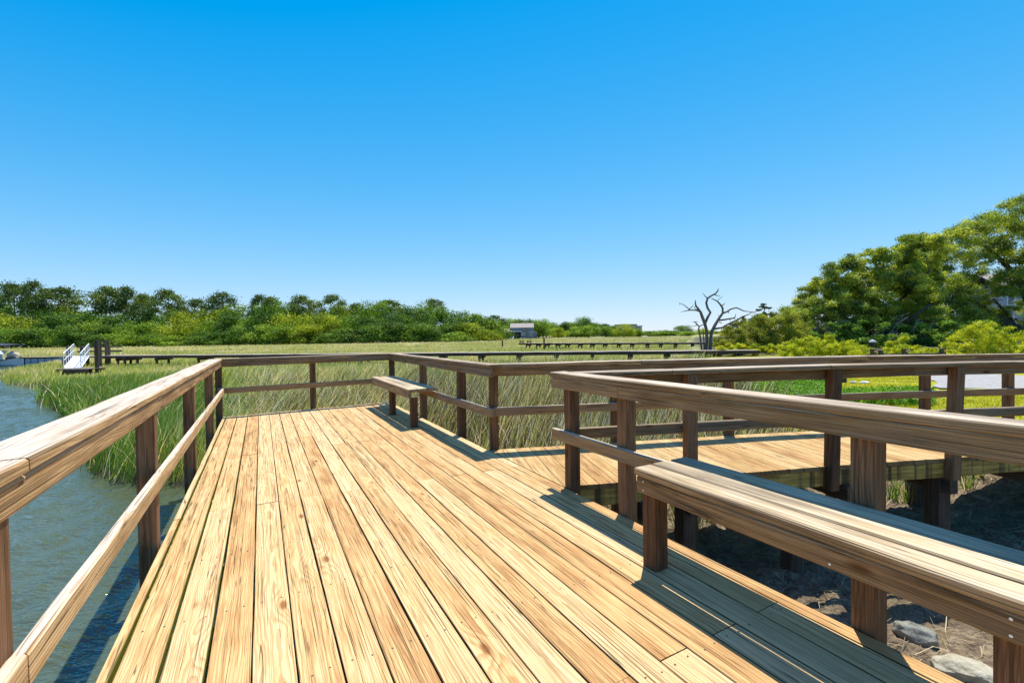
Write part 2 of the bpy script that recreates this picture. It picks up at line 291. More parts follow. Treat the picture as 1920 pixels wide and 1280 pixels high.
def build_water():
    N=NT('creek_water'); tc=N.n('ShaderNodeTexCoord').outputs['Object']
    mp=N.n('ShaderNodeMapping'); N.put(mp.inputs[0],tc); mp.inputs['Rotation'].default_value=(0,0,math.radians(-62)); mp.inputs['Scale'].default_value=(1.,2.6,1.)
    a=N.noise(mp.outputs[0],3.2,3.,.55); b=N.noise(mp.outputs[0],9.,2.,.5); c=N.noise(tc,.12,2.)
    h=N.math('ADD',a,N.math('MULTIPLY',b,.35))
    p=N.pbr(N.ramp(c,[(.35,(.066,.085,.045)),(.65,(.084,.100,.050))]),.05,.5,N.bump(h,.06,.9)); p.inputs['IOR'].default_value=1.60
    r=[.6]
    while r[-1]<95: r.append(r[-1]*1.0075+.012)
    r=np.array(r+[110,150,220,320]); A=np.radians(np.arange(-120,42,.28)); rr_,aa=np.meshgrid(r,A,indexing='ij'); P=np.stack([rr_*np.sin(aa),rr_*np.cos(aa)],-1).reshape(-1,2); z=np.zeros(len(P)); R_=np.linalg.norm(P,axis=1); g=np.random.default_rng(5)
    for i in range(26):
        L=g.uniform(.22,1.15); th=math.radians(205)+g.normal(0,.55); k=2*PI/L; am=.0072*L**.8*g.uniform(.6,1.2); fade=np.clip(1.6-R_*.012/L*1.6,0,1)
        wob=.35*vnoise(P,.5,100+i)*6; z+=am*fade*np.sin(k*(P[:,0]*math.cos(th)+P[:,1]*math.sin(th))+g.uniform(0,6)+wob)
    na,nr=len(A),len(r); i,j=np.meshgrid(np.arange(nr-1),np.arange(na-1),indexing='ij'); a=(i*na+j).ravel(); q=np.stack([a,a+na,a+na+1,a+1],1)
    me=fastmesh('water',np.concatenate([P,(WATER+z)[:,None]],1),[q],{},N.m); me.polygons.foreach_set('use_smooth',np.ones(len(me.polygons),bool)); tag(link('water',me),kind='structure')
build_water(); mud_flat()
# gravel lot beyond the lawn
def ground_sheet(name, px, z, mat, kind='structure'):
    P=[gp(x,y,z) for x,y in px]; me=bpy.data.meshes.new(name); me.from_pydata([tuple(p) for p in P],[],[tuple(range(len(P)))]); me.materials.append(mat); return tag(link(name,me),kind=kind)
N=NT('pale_gravel'); tc=N.n('ShaderNodeTexCoord').outputs['Object']; a=N.noise(tc,6.,6.,.7); b=N.noise(tc,60.,2.); N.pbr(N.ramp(N.math('ADD',N.math('MULTIPLY',a,.6),N.math('MULTIPLY',b,.4)),[(.3,(.22,.205,.19)),(.5,(.38,.36,.33)),(.7,(.54,.51,.47))]),.95,.2,N.bump(b,.02,.8)); M['gravel']=N.m
ground_sheet('gravel_road',[(1720,702),(1728,707),(1737,711),(1752,713),(1758,718),(1748,723),(1762,727),(1800,727),(1850,728),(1920,733),(2100,742),(2400,760),(2400,705),(2060,703),(1985,705),(1920,704),(1880,702),(1850,700),(1800,699.5),(1760,699)],-.352,M['gravel'])
# ------------------------------------------------------------------ boat deck
deck=thing('wooden_deck',D(3,.8,0),'sunlit honey coloured plank deck filling the foreground, with dark gaps between long boards','deck')
def checks(b,fr,a0,a1,v0,v1,dz,n,mi):            # long drying cracks along the grain
    for _ in range(n):
        L=min(random.uniform(.15,1.3)*random.uniform(.4,1),(a1-a0)*.9); u_=random.uniform(a0+.01,a1-L-.01); y=random.uniform(v0+.012,v1-.012); w_=random.uniform(.0006,.0016); k=max(4,int(L/.07)); U=[];Lw=[]
        for i in range(k+1):
            t=i/k; y=min(max(y+random.gauss(0,.0011),v0+.006),v1-.006); ww=w_*math.sin(PI*(t*.96+.02))**.6*random.uniform(.5,1.2)
            U.append(fr(u_+L*t,y+ww,dz+.0007)); Lw.append(fr(u_+L*t,y-ww,dz+.0007))
        b.add(U+Lw[::-1],[(i,2*k+1-i,2*k-i,i+1) for i in range(k)],mi=mi)
b=MB(); lo=-2.2
v=-.493; k=0
rows=[(-.535,-.498)]
for i in range(18):
    v0=-.489+i*.1455; v1=min(v0+.1455,2.066); rows.append((v0+.0034,v1-.0034))
rows[1]=(rows[1][0]+.004,rows[1][1]-.003); rows[2]=(rows[2][0]+.003,rows[2][1]-.0015); rows[3]=(rows[3][0]+.0015,rows[3][1])
for i,(v0,v1) in enumerate(rows):
    kk=i-1; far=lambda q: 8.33+.035*(q+.5)
    if kk==-1: js=[3.75]
    elif kk%2: js=[-1.2,3.62+.012*(16-kk)]
    else: js=[1.19,6.05+random.choice([0,0,-.6,.6])]
    cuts=[lo]+js+[far((v0+v1)/2)]
    for a0,a1 in zip(cuts[:-1],cuts[1:]):
        dz=random.uniform(-.0015,.0015); jl=random.uniform(-.001,.001)
        b.beam(D(a0+.002,(v0+v1)/2+jl,-.019+dz),D(a1-.002,(v0+v1)/2+jl+random.uniform(-.001,.001),-.019+dz+random.uniform(-.001,.001)),v1-v0,.038,ch=.0025,wob=.0006,ms=1. if kk<=1 else (.8 if kk==2 else 0.))
        if v1-v0>.1: checks(b,lambda x,y,z:D(x,y,z),a0,a1,v0,v1,dz,int((a1-a0)*3.2)+2,2)
        for uj in np.arange(-1.9,8.3,.61):        # nail heads over each joist
            if a0<uj<a1:
                for q in (.25,.75):
                    if v1-v0<.1: continue
                    c=D(uj+random.uniform(-.008,.008),v0+(v1-v0)*q+random.uniform(-.008,.008),dz+.0012); rad=.0042
                    b.add([c+np.array([rad*math.cos(t),rad*math.sin(t),0]) for t in np.linspace(0,2*PI,7)[:-1]],[(0,1,2,3,4,5)],mi=1)
b.obj('decking',[M['deck'],M['nail'],M['check']],deck)
b=MB()
for uj in np.arange(-1.9,8.3,.61): b.beam(D(uj,-.50,-.115),D(uj,2.03,-.115),.038,.14,wob=.0005)
b.obj('joists',M['beam'],deck)
for nm,p,q in [('rim_beam',D(lo,-.515,-.115),D(8.3,-.515,-.115)),('rim_beam',D(lo,2.047,-.115),D(8.4,2.047,-.115)),('rim_beam',D(8.31,-.49,-.115),D(8.40,2.02,-.115))]:
    b=MB(); b.beam(p,q,.035,.15); b.obj(nm,M['beam'],deck)
PW=.089
def post(par,p,z0,z1,dirv,mat=M['post'],name='post',w=PW,tilt=(0,0)):
    b=MB(); q=np.array([p[0],p[1],z0]); e=np.array([p[0]+tilt[0],p[1]+tilt[1],z1]); b.beam(q,e,w,w,up=dirv,ch=.005,wob=.0015); return b.obj(name,mat,par)
def bar(par,name,p,q,w,h,mat,ch=.0065,up=(0,0,1)):
    b=MB(); b.beam(p,q,w,h,ch=ch,up=up,wob=.0009,seg=max(2,int(np.linalg.norm(np.array(q)-np.array(p))/.3))); return b.obj(name,mat,par)
CT,FB=.9,.774        # cap top, fascia foot
def rail_run(par,A,B,off_cap,off_face,capw,mat,joints_cap=(),joints_f=(),joints_m=(),frame=D,mids=True,zs=0.,mat_m=None,gap=.004):
    """cap, fascia and mid rail along a straight run; A,B=(a,b) in the frame; offsets shift the second coordinate"""
    def pieces(js): 
        ts=[0.]+list(js)+[1.]
        for t0,t1 in zip(ts[:-1],ts[1:]): yield t0,t1
    A=np.array(A,float); B=np.array(B,float); L=np.linalg.norm(B-A); n=np.array([-(B-A)[1],(B-A)[0]])/L
    def pt(t,off,z): q=A+(B-A)*t+n*off; return frame(q[0],q[1],z+zs*t)
    e=gap/L
    for t0,t1 in pieces(joints_cap): bar(par,'handrail',pt(t0+(e if t0>0 else 0),off_cap,CT-.019),pt(t1-(e if t1<1 else 0),off_cap,CT-.019),capw,.038,mat)
    for t0,t1 in pieces(joints_f): bar(par,'fascia_board',pt(t0,off_face,(CT-.040+FB)/2),pt(t1-(e*.4 if t1<1 else 0),off_face,(CT-.040+FB)/2),.037,CT-.041-FB,mat)
    if mids:
        for t0,t1 in pieces(joints_m): bar(par,'mid_rail',pt(t0,off_face,.405),pt(t1-(e*.4 if t1<1 else 0),off_face,.405),.037,.087,mat_m or mat)
def ucoord(px,py,vv):
    d=ray(px,py); t=vv/(d@VV_); return float((CAM+d*t)@UV_)
# left railing (over the water)
r=thing('left_railing'.replace('left_','deck_'),D(3,-.58,0),'tan sunlit railing along the water, thick rough cap running up from the lower left corner','railing')
uj=[ucoord(46.9,848,-.54)]; uf=[ucoord(311,745,-.525)]; um=[ucoord(54,1206,-.507),ucoord(377,788,-.507)]
fr=lambda us: [(u+2.2)/(8.33+2.2) for u in us]
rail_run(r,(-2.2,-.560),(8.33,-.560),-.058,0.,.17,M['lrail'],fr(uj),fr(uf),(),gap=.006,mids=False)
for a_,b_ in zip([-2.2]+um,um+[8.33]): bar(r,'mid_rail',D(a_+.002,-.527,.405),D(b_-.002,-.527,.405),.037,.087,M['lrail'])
for u in (-.3,1.525,3.345,5.135,6.975): post(r,D(u,-.592),-1.9,.858,UV_)
# far railing
r=thing('deck_railing',D(8.4,.8,0),'dark brown railing across the far end of the deck, above the marsh grass','railing')
rail_run(r,(8.325,-.60),(8.425,2.10),-.06,.0,.15,M['rail'],(),(),())
for u,v_ in ((8.42,-.59),(8.425,.76),(8.48,2.12)): post(r,D(u,v_),-1.3,.858,UV_)
# railing on the right side of the far end, with the small bench
r=thing('deck_railing',D(6.3,2.1,0),'brown railing running from the deck\'s far corner down behind the small bench','railing')
rail_run(r,(8.36,2.07),(4.165,2.055),-.045,.0,.15,M['rail'],(),(),())
for u in (6.635,5.145): post(r,D(u,2.125),-1.2,.858,UV_)
# near right railing
r=thing('deck_railing',D(1.5,2.1,0),'weathered grey brown railing on the right, starting at the gap to the walkway','railing')
tt=lambda u:(3.05-u)/(3.05+2.2)
rail_run(r,(3.05,2.055),(-2.2,2.055),-.045,.0,.145,M['rail'],(),(tt(ucoord(1159,728,2.04)),),())
for u in (2.89,2.28,.904,-.9): post(r,D(u,2.121),-.75,.858,UV_)
# benches
def bench(u0,u1,legs,label):
    t=thing('bench',D((u0+u1)/2,1.87,0),label,'bench')
    for j,(a,c_) in enumerate(((1.668,.121),(1.802,.121),(1.936,.121))):
        bar(t,'seat_board',D(u0+random.uniform(-.004,.004),a+c_/2,.491),D(u1+random.uniform(-.004,.004),a+c_/2,.491),c_,.038,M['bench'],ch=.006)
    bar(t,'apron',D(u0+.012,1.692,.430),D(u1-.012,1.692,.430),.036,.083,M['bench']); 
    bar(t,'end_apron',D(u1-.03,1.712,.430),D(u1-.03,2.03,.430),.036,.083,M['bench'])
    for u in list(legs)+[(u0+u1)/2+.33]:
        for dz in (-.022,.022): c=D(u,1.6725,.430+dz); b=MB(); b.add([c+(UV_*math.cos(q)+np.array([0,0,1])*math.sin(q))*.0042 for q in np.linspace(0,2*PI,9)[:-1]],[tuple(range(8))]); b.obj('screw',M['alu'],t)
    for u in legs: post(t,D(u,1.757),.001,.388,UV_,M['post'],'leg')
    return t
bench(-.75,1.742,(1.685,.40,-.6),'large weathered bench in the right foreground, bright seat boards with one in blue shade')
bench(5.83,8.10,(5.905,7.035),'small three board bench in the far corner of the deck')
# ------------------------------------------------------------------ walkway to the shore
w=thing('boardwalk',W(3,.6,0),'golden plank walkway branching off the deck to the right, on a green stained beam','boardwalk')
b=MB(); s=-1.0; Vn=VV_[:2]
def clip(poly,c0):            # keep the part right of the deck edge
    out=[]; g=lambda p: float((WO[:2]+WD[:2]*p[0]+WN[:2]*p[1])@Vn)-c0
    for i in range(len(poly)):
        p,q=poly[i],poly[(i+1)%len(poly)]; a,d=g(p),g(q)
        if a>=0: out.append(p)
        if a*d<0: t=a/(a-d); out.append((p[0]+(q[0]-p[0])*t,p[1]+(q[1]-p[1])*t))
    return out
while s<9.5:
    wd=.1405+random.uniform(-.001,.001); sk=random.uniform(-.0006,.0006)
    P=clip([(s,-.022+random.uniform(-.006,.006)),(s+wd,-.022+random.uniform(-.006,.006)),(s+wd+sk,1.262),(s+sk,1.262)],2.072)
    if len(P)>2:
        dz=random.uniform(-.0015,.0015); b.prism(P,-.040+dz,-.001+dz,s+wd/2)
        ts=[p[1] for p in P]; s_0=s
        if min(ts)<0: checks(b,lambda x,y,z:W(y,x,z),.03,1.2,s+.004,s+wd-.004,dz-.001,4,1) if s>.5 else None
    s+=wd+.005
b.obj('decking',[M['walk'],M['check']],w)
for t_ in (.0,.62,1.24):
    b=MB(); b.beam(W(.0 if t_<.5 else -.45,t_+.012,-.113),W(2.6,t_+.012,-.113),.038,.142,wob=.001); b.beam(W(2.602,t_+.012,-.113),W(9.5,t_+.012,-.113),.038,.142,wob=.001); b.obj('side_beam',M['beam'],w)
for s_,t_s in ((.55,(.085,1.15)),(.98,(.085,)),(2.02,(.085,)),(2.5,(1.15,)),(3.62,(.085,)),(4.72,(1.15,)),(6.2,(.085,1.15)),(8.2,(.085,1.15))):
    for t_ in t_s: post(w,W(s_,t_),-1.3,-.185+ramp(s_),WD,M['pile'],'piling',.14)
    b=MB(); b.beam(W(s_,-.06,-.255),W(s_,1.30,-.255),.09,.14,wob=.001); b.obj('cross_beam',M['pile'],w)
r=thing('walkway_railing',W(3,1.25,0),'farther railing of the walkway, meeting the deck corner and running off to the right','railing')
rail_run(r,(-.515,1.222),(9.5,1.222),.045,.0,.15,M['rail'],(.165,.46,.75),(.28,.63),(.4,.76),frame=W)
for s_ in (-.50,.86,2.26,3.65,5.05,6.40,7.8): post(r,W(s_,1.287),-.9,.858+ramp(s_),WD)
r=thing('walkway_railing',W(3,0,0),'nearer railing of the walkway, its posts bolted outside the green stained beam','railing')
rail_run(r,(-.10,.018),(9.5,.018),-.045,.0,.15,M['rail'],(.09,.245,.57),(.35,.7),(.33,.72),frame=W)
for s_,tl in ((.945,(.006,0)),(2.33,(.03,0)),(3.66,(.05,.0)),(5.0,(.02,0)),(6.6,(0,0))): post(r,W(s_-tl[0],-.048),-.20,.858+ramp(s_),WD,tilt=tl)
# ------------------------------------------------------------------ vegetation helpers
def blades(P, z, h, wd, lean, ldir, c, curl=1.35):
    n=len(P); ph=rng.uniform(0,PI,n); sx,sy=np.cos(ph)*wd/2,np.sin(ph)*wd/2; dx,dy=np.cos(ldir)*lean,np.sin(ldir)*lean
    V=np.zeros((n,5,3),np.float32); x,y=P[:,0],P[:,1]
    V[:,0]=np.stack([x-sx,y-sy,z],1); V[:,1]=np.stack([x+sx,y+sy,z],1)
    m=.55; k=m**curl
    V[:,2]=np.stack([x+sx*.75+dx*k,y+sy*.75+dy*k,z+h*m],1); V[:,3]=np.stack([x-sx*.75+dx*k,y-sy*.75+dy*k,z+h*m],1)
    V[:,4]=np.stack([x+dx,y+dy,z+h*(1-.12*np.clip(lean/h,0,1.5))],1)
    b0=np.arange(n)*5; Q=np.stack([b0,b0+1,b0+2,b0+3],1); T=np.stack([b0+3,b0+2,b0+4],1)
    return V.reshape(-1,3),[Q,T],np.repeat(c,5)
def marsh():
    r=np.linspace(3.2,185,6000); dens=np.where(r<8,260,np.where(r<20,260*(8/r)**.9,260*(8/20)**.9*(20/r)**1.62)); w_=dens*r; cdf=np.cumsum(w_); cdf/=cdf[-1]
    n=int(np.trapz(w_,r)*math.radians(114)); R=np.interp(rng.uniform(0,1,n),cdf,r); A=rng.uniform(math.radians(-57),math.radians(57),n)
    P=np.stack([R*np.sin(A),R*np.cos(A)],1)
    Q=np.stack([rng.uniform(-16,-2.2,90000),rng.uniform(3.5,17,90000)],1); qd=sdist(Q); Q=Q[(qd>-.3)&(qd<.9+rng.uniform(0,.5,len(Q)))]; P=np.concatenate([P,Q]); R=np.linalg.norm(P,axis=1); A=np.arctan2(P[:,0],P[:,1]); n=len(P)
    u=P@UV_[:2]; v=P@VV_[:2]; q=P-WO[:2]; s=q@WD[:2]; t=q@WN[:2]
    ok=~((u<8.5)&(v>-.72)&(v<2.2)) & ~((s>-.6)&(t>-.12)&(t<1.4)) & (bankd(P)<.25+rng.uniform(-.3,.3,n)) & ~((t<=0)&(v>2)&(rng.uniform(0,1,n)<2.))
    sd=sdist(P); pq=960+FPX*P[:,0]/P[:,1]; tq=(P-WO[:2])@WN[:2]; ok&=~((pq>1500)&(tq<3.4)&(rng.uniform(0,1,n)<.95))&~((pq>1380)&(tq<1.9)&(rng.uniform(0,1,n)<.6)); ok&=(rng.uniform(0,1,n)<.25+1.1*vnoise(P,1.7,21)); ok&=(sd>rng.exponential(.10,n)-.22-.25*(rng.uniform(0,1,n)<.05)); P,R=P[ok],R[ok]; sd=sd[ok]; n=len(P)
    px=960+FPX*P[:,0]/P[:,1]; z=np.maximum(height(P),-1.25)-.02
    big=vnoise(P,.22,3); med=vnoise(P,.9,4); fine=rng.uniform(0,1,n)
    left=sm(px,520,330)*sm(R,60,42)
    tan_near=sm(R,26,12)*(1-left)
    c=.28+.40*(vnoise(P,2.6,77)-.5)+.34*big+.34*(med-.4)+.55*(fine-.5)
    c=c*(1-.45*left)+tan_near*(.12+.36*(fine>.45)*fine)
    pol=np.stack([A[ok]*14,R*.11],1); bi=rng.uniform(0,1,n); nr_=sm(R,30,14)*(1-.75*left); c=c+nr_*np.where(bi<.38,.34,np.where(bi<.75,-.34,0.)); c=np.where((px>430)&(R<32),c+.07*sm(R,32,18),c); c=np.where((px>740)&(R<20),c+.08*sm(R,20,12),c); c=np.where(R>34,.50+.16*big+.26*(vnoise(pol+50,1.,31)-.5)+.3*(fine-.5)+.10*sm(R,60,120),c)
    c=np.where(rng.uniform(0,1,n)<.07,.88,c); c=np.where((rng.uniform(0,1,n)<np.where(px>740,.16,.09))&(R<34),1.,c); c=np.clip(c,0,1)
    hgt=(.62+.36*med+.26*rng.uniform(0,1,n))*(1+.12*tan_near); hgt*=np.where(sd<.5,.75+.3*sd,1.)
    hgt=np.where(px>740,hgt*1.05,hgt); hgt=np.where(R>26,hgt*(.50+.3*sm(R,70,110)),hgt); hgt=np.where((px>112)&(px<186)&(R>36)&(R<45),hgt*.45,hgt)
    lean=hgt*(.20+.55*rng.uniform(0,1,n)**1.5+.25*tan_near*(c>.6)); lean*=np.where(px>780,.65,1.); ld=rng.normal(.15,.55,n)+2.2*(vnoise(P,1.1,17)-.5)
    far=rng.uniform(0,1,n)<.18; ld=np.where(far,rng.uniform(0,2*PI,n),ld)
    wd=np.maximum(.011,R*.0012)*rng.uniform(.7,1.3,n)
    V,F,cc=blades(P,z,hgt,wd,lean,ld,c); o=link('marsh_grass',fastmesh('marsh_grass',V,F,{'c':cc},M['grass'])); tag(o,'tall green and tan marsh grass leaning over the tidal flat','grass',kind='stuff')
marsh()
def lawn():
    n=90000; R=6+14*rng.uniform(0,1,n)**.8; A=rng.uniform(math.radians(18),math.radians(58),n); P=np.stack([R*np.sin(A),R*np.cos(A)],1); d=bankd(P)
    road=(P[:,1]>11.2)&(960+FPX*P[:,0]/P[:,1]>1722)
    ok=(lawnmask(P)>.5)&~road; P=P[ok]; n=len(P); z=height(P)-.005; h=rng.uniform(.03,.07,n)
    V,F,cc=blades(P,z,h,np.full(n,.010),h*.5,rng.uniform(0,2*PI,n),np.clip(rng.normal(.5,.25,n)+.4*(vnoise(P,1.2,9)-.5),0,1)); tag(link('lawn_grass',fastmesh('lawn_grass',V,F,{'c':cc},M['lawn'])),'short yellow green lawn between the walkway and the gravel lot','grass',kind='stuff')
lawn()
def rhombi(C, size, c, nrm=None, asp=.55):
    n=len(C); a=rng.normal(0,1,(n,3)); a/=np.linalg.norm(a,axis=1)[:,None]; q=rng.normal(0,1,(n,3))
    if nrm is not None: q=q*.55+nrm
    b_=np.cross(a,q); b_/=np.linalg.norm(b_,axis=1)[:,None]+1e-9
    s=(size*rng.uniform(.6,1.35,n))[:,None]; V=np.stack([C-a*s*.5,C+b_*s*asp*.5-a*s*.05,C+a*s*.5,C-b_*s*asp*.5-a*s*.05],1)
    b0=np.arange(n)*4; return V.reshape(-1,3),[np.stack([b0,b0+1,b0+2,b0+3],1)],np.repeat(c,4)
def crown(name, blobs, n, size, mat, hollow=.45, cvar=.16, bvar=.22, sub=0, flat=1.):
    """leaf sized faces spread through the outer part of many uneven lobes"""
    B=[]
    for (p,rad) in blobs:
        p=np.asarray(p,float); rad=np.asarray(rad,float)*np.ones(3)
        if sub:
            for k in range(sub):
                d=rng.normal(0,1,3); d/=np.linalg.norm(d); B.append((p+d*rad*rng.uniform(.35,.95),rad*rng.uniform(.36,.62)*np.array([1,1,flat])))
        else: B.append((p,rad))
    w_=np.array([np.prod(r_)**(2/3) for _,r_ in B]); cnt=np.maximum(3,(w_/w_.sum()*n).astype(int)); Cs=[];cs=[];Ns=[]
    for (p,r_),k in zip(B,cnt):
        d=rng.normal(0,1,(k,3)); d/=np.linalg.norm(d,axis=1)[:,None]; rad=(hollow+(1-hollow)*rng.uniform(0,1,k)**.6)*(1+.27*rng.normal(0,1,k))
        Cs.append(p+d*r_*rad[:,None]); Ns.append(d+np.array([0,0,.35])); cs.append(np.clip(.5+bvar*rng.normal()+cvar*rng.normal(0,1,k),0,1))
    V,F,cc=rhombi(np.concatenate(Cs),np.full(sum(map(len,Cs)),size),np.concatenate(cs),np.concatenate(Ns))
    return fastmesh(name,V,F,{'c':cc},mat)
# prototypes with height 1
def norm1(me):
    a=np.zeros(len(me.vertices)*3,np.float32); me.vertices.foreach_get('co',a); a=a.reshape(-1,3); hi=np.percentile(a[:,2],99.6); a[:,2]=np.where(a[:,2]>0,a[:,2]/hi,a[:,2]*.2); me.vertices.foreach_set('co',a.ravel()); me.update(); return me
def pine_proto(k):
    st=rng.uniform(-.02,.02); tr=MB(); tr.tube([(0,0,-.05),(st,0,.35),(st*1.5,.01,.7),(st*.5,0,.97)],[.018,.014,.010,.003],6)
    bl=[]; m=rng.integers(9,13)
    for i in range(m):
        zz=.54+.42*(i+.5)/m; rad=(.25 if zz<.85 else .17)*rng.uniform(.5,1.1)*(1.15-max(0,zz-.8)*3); an=i*2.4+rng.uniform(-.5,.5)
        p=np.array([math.cos(an)*rad,math.sin(an)*rad,zz]); bl.append((p,(rng.uniform(.12,.19),rng.uniform(.12,.19),rng.uniform(.06,.095))))
        tr.tube([(st,0,zz-.06),(p[0]*.5,p[1]*.5,zz-.035),tuple(p)],[.005,.004,.002],4)
    bl.append(((st*.5,0,.96),(.12,.12,.045)))
    return tr.mesh('pine_trunk',M['pbark']),norm1(crown('pine_crown',bl,4200,.034,M['lf_pine'],.25,.16,.26))
def broad_proto(k,mat,low=.12,wid=.5):
    tr=MB(); tr.tube([(0,0,-.05),(.01,0,.25),(.0,.01,.5)],[.03,.024,.012],6); bl=[]
    for i in range(24):
        d=rng.normal(0,1,3); d/=np.linalg.norm(d); d[2]=abs(d[2])*1.0 if i>9 else -abs(d[2])*.35
        p=np.array([0,0,low+.26])+d*np.array([wid*.74,wid*.74,.60])*rng.uniform(.6,1.0); bl.append((p,np.array([.19,.19,.17])*rng.uniform(.65,1.3)))
        if i%4==0: tr.tube([(0,0,.3),tuple(p*.6+np.array([0,0,.1])),tuple(p)],[.012,.008,.003],4)
    bl.append(((0,0,.84),(.26,.26,.15)))
    return tr.mesh('tree_trunk',M['bark']),norm1(crown('tree_crown',bl,5600,.048,mat,.55,.18,.34))
PINES=[pine_proto(i) for i in range(5)]
BROAD={m:[broad_proto(i,M[m],wid=w_) for i,w_ in enumerate((.46,.55,.62))] for m in ('lf_dark','lf_mid','lf_yel')}
def plant_tree(kind,proto,x,top,wpx,Y,label,group,name='tree',zb=None,cat='tree'):
    p=at(x,top,Y); zb=height(np.array([[p[0],Y]]))[0] if zb is None else zb; h=p[2]-zb; wm=wpx*Y/FPX
    nat=.72 if kind=='pine' else 1.15
    t=thing(name,(p[0],Y,zb),label,cat,group); t.scale=(wm/nat,wm/nat,h); t.rotation_euler=(0,0,rng.uniform(0,6.28))
    for nm,me in (('trunk',proto[0]),('crown',proto[1])):
        o=bpy.data.objects.new(nm,me); COL.objects.link(o); o.parent=t
    return t
# --- treeline: pines standing above the canopy
for i,(x,top,wp,lab) in enumerate([
 (-18,548,52,'tall pine cut by the left edge of the treeline'),(27,530,52,'tall pine with open crown, second from the left end of the treeline'),(64,526,50,'tallest umbrella pine near the left end of the treeline'),
 (116,539,74,'broad flat topped yellowish pine above the gangway'),(200,537,72,'wide pine left of a gap showing bare trunks against the sky'),(237,537,44,'slim pine with bare trunk beside a sky gap in the treeline'),
 (270,550,46,'short pine between the slim pine and the flat domed pine'),(315,542,58,'flat domed pine standing alone above the yellow green oaks'),(366,560,40,'hazy small pine top behind the yellow green oaks'),
 (415,548,54,'rounded dark pine top above the large yellow green oak'),(484,552,32,'narrow pine top in a pair above the middle of the treeline'),(505,556,50,'wider pine of the pair above the middle of the treeline'),
 (567,553,56,'dense round pine left of the isolated pine'),(620,552,44,'isolated round topped pine with sky on both sides'),(664,568,36,'pine with small dark crown right of the isolated pine'),(730,562,54,'flat pine crown breaking the canopy right of middle'),
 (815,560,44,'last tall dark pine above the right half of the treeline'),(890,589,36,'small pine crown where the treeline drops'),(925,591,38,'small dark pine left of the grey roofed house')]):
    plant_tree('pine',PINES[i%5],x,top,wp*1.15,150,lab,'pines above the treeline','pine_tree')
# --- treeline: broadleaf canopy, front to back
prof_x=[-60,0,60,110,150,200,250,300,350,400,440,480,520,560,600,640,680,720,760,800,850,900,935]; prof_y=[576,571,578,569,581,584,589,584,586,576,570,574,569,570,580,575,566,565,566,568,580,590,602]
lm=[(-999,40,'behind the moored boat'),(40,110,'behind the floating dock'),(110,165,'behind the gangway'),(165,230,'behind the dock pilings'),(230,310,'right of the pilings'),(310,420,'above the tan railing'),(420,520,'left of the isolated pine'),(520,620,'below the isolated pine'),(620,735,'above the small bench'),(735,830,'right of the bench'),(830,960,'left of the house')]
cnt={}
for row,(Y,dy,st) in enumerate(((146,0,34),(138,18,37),(132,38,41))):
    x=-60+row*9
    while x<(936,918,900)[row]:
        xx=x+rng.uniform(-6,6); top=float(np.interp(xx,prof_x,prof_y))+dy+rng.uniform(-7,9); q=math.sin(xx*.021+row*1.3)+rng.normal(0,.5)
        if 330<xx<580: q+=.6
        if row==2: q-=.5
        m='lf_yel' if q>1.0 else ('lf_mid' if q>.05 else 'lf_dark'); wp=rng.uniform(66,92)
        where=[l for a,c_,l in lm if a<=xx<c_ or (l==lm[-1][2] and xx>=830)][0]; colr={'lf_yel':'yellow green','lf_mid':'mid green','lf_dark':'dark green'}[m]; rowd=('back row','middle row','front row')[row]
        plant_tree('b',random.choice(BROAD[m]),xx,top,wp,Y,f'{colr} tree, {rowd} of treeline, {where}','broadleaf trees of the treeline'); x+=st
byl={}
for o in S.objects:
    if o.get('group')=='broadleaf trees of the treeline': byl.setdefault(o['label'],[]).append(o)
for lab,os_ in byl.items():
    os_.sort(key=lambda o:o.location.x/o.location.y); n=len(os_)
    if n==1: continue
    num={2:'two',3:'three',4:'four',5:'five',6:'six'}.get(n,'several')
    for i,o in enumerate(os_):
        pos='leftmost' if i==0 else ('rightmost' if i==n-1 else ('middle' if n==3 else ('second','third','fourth','fifth')[i-1]+' from left'))
        o['label']=f'{pos} of {num}: {lab}'
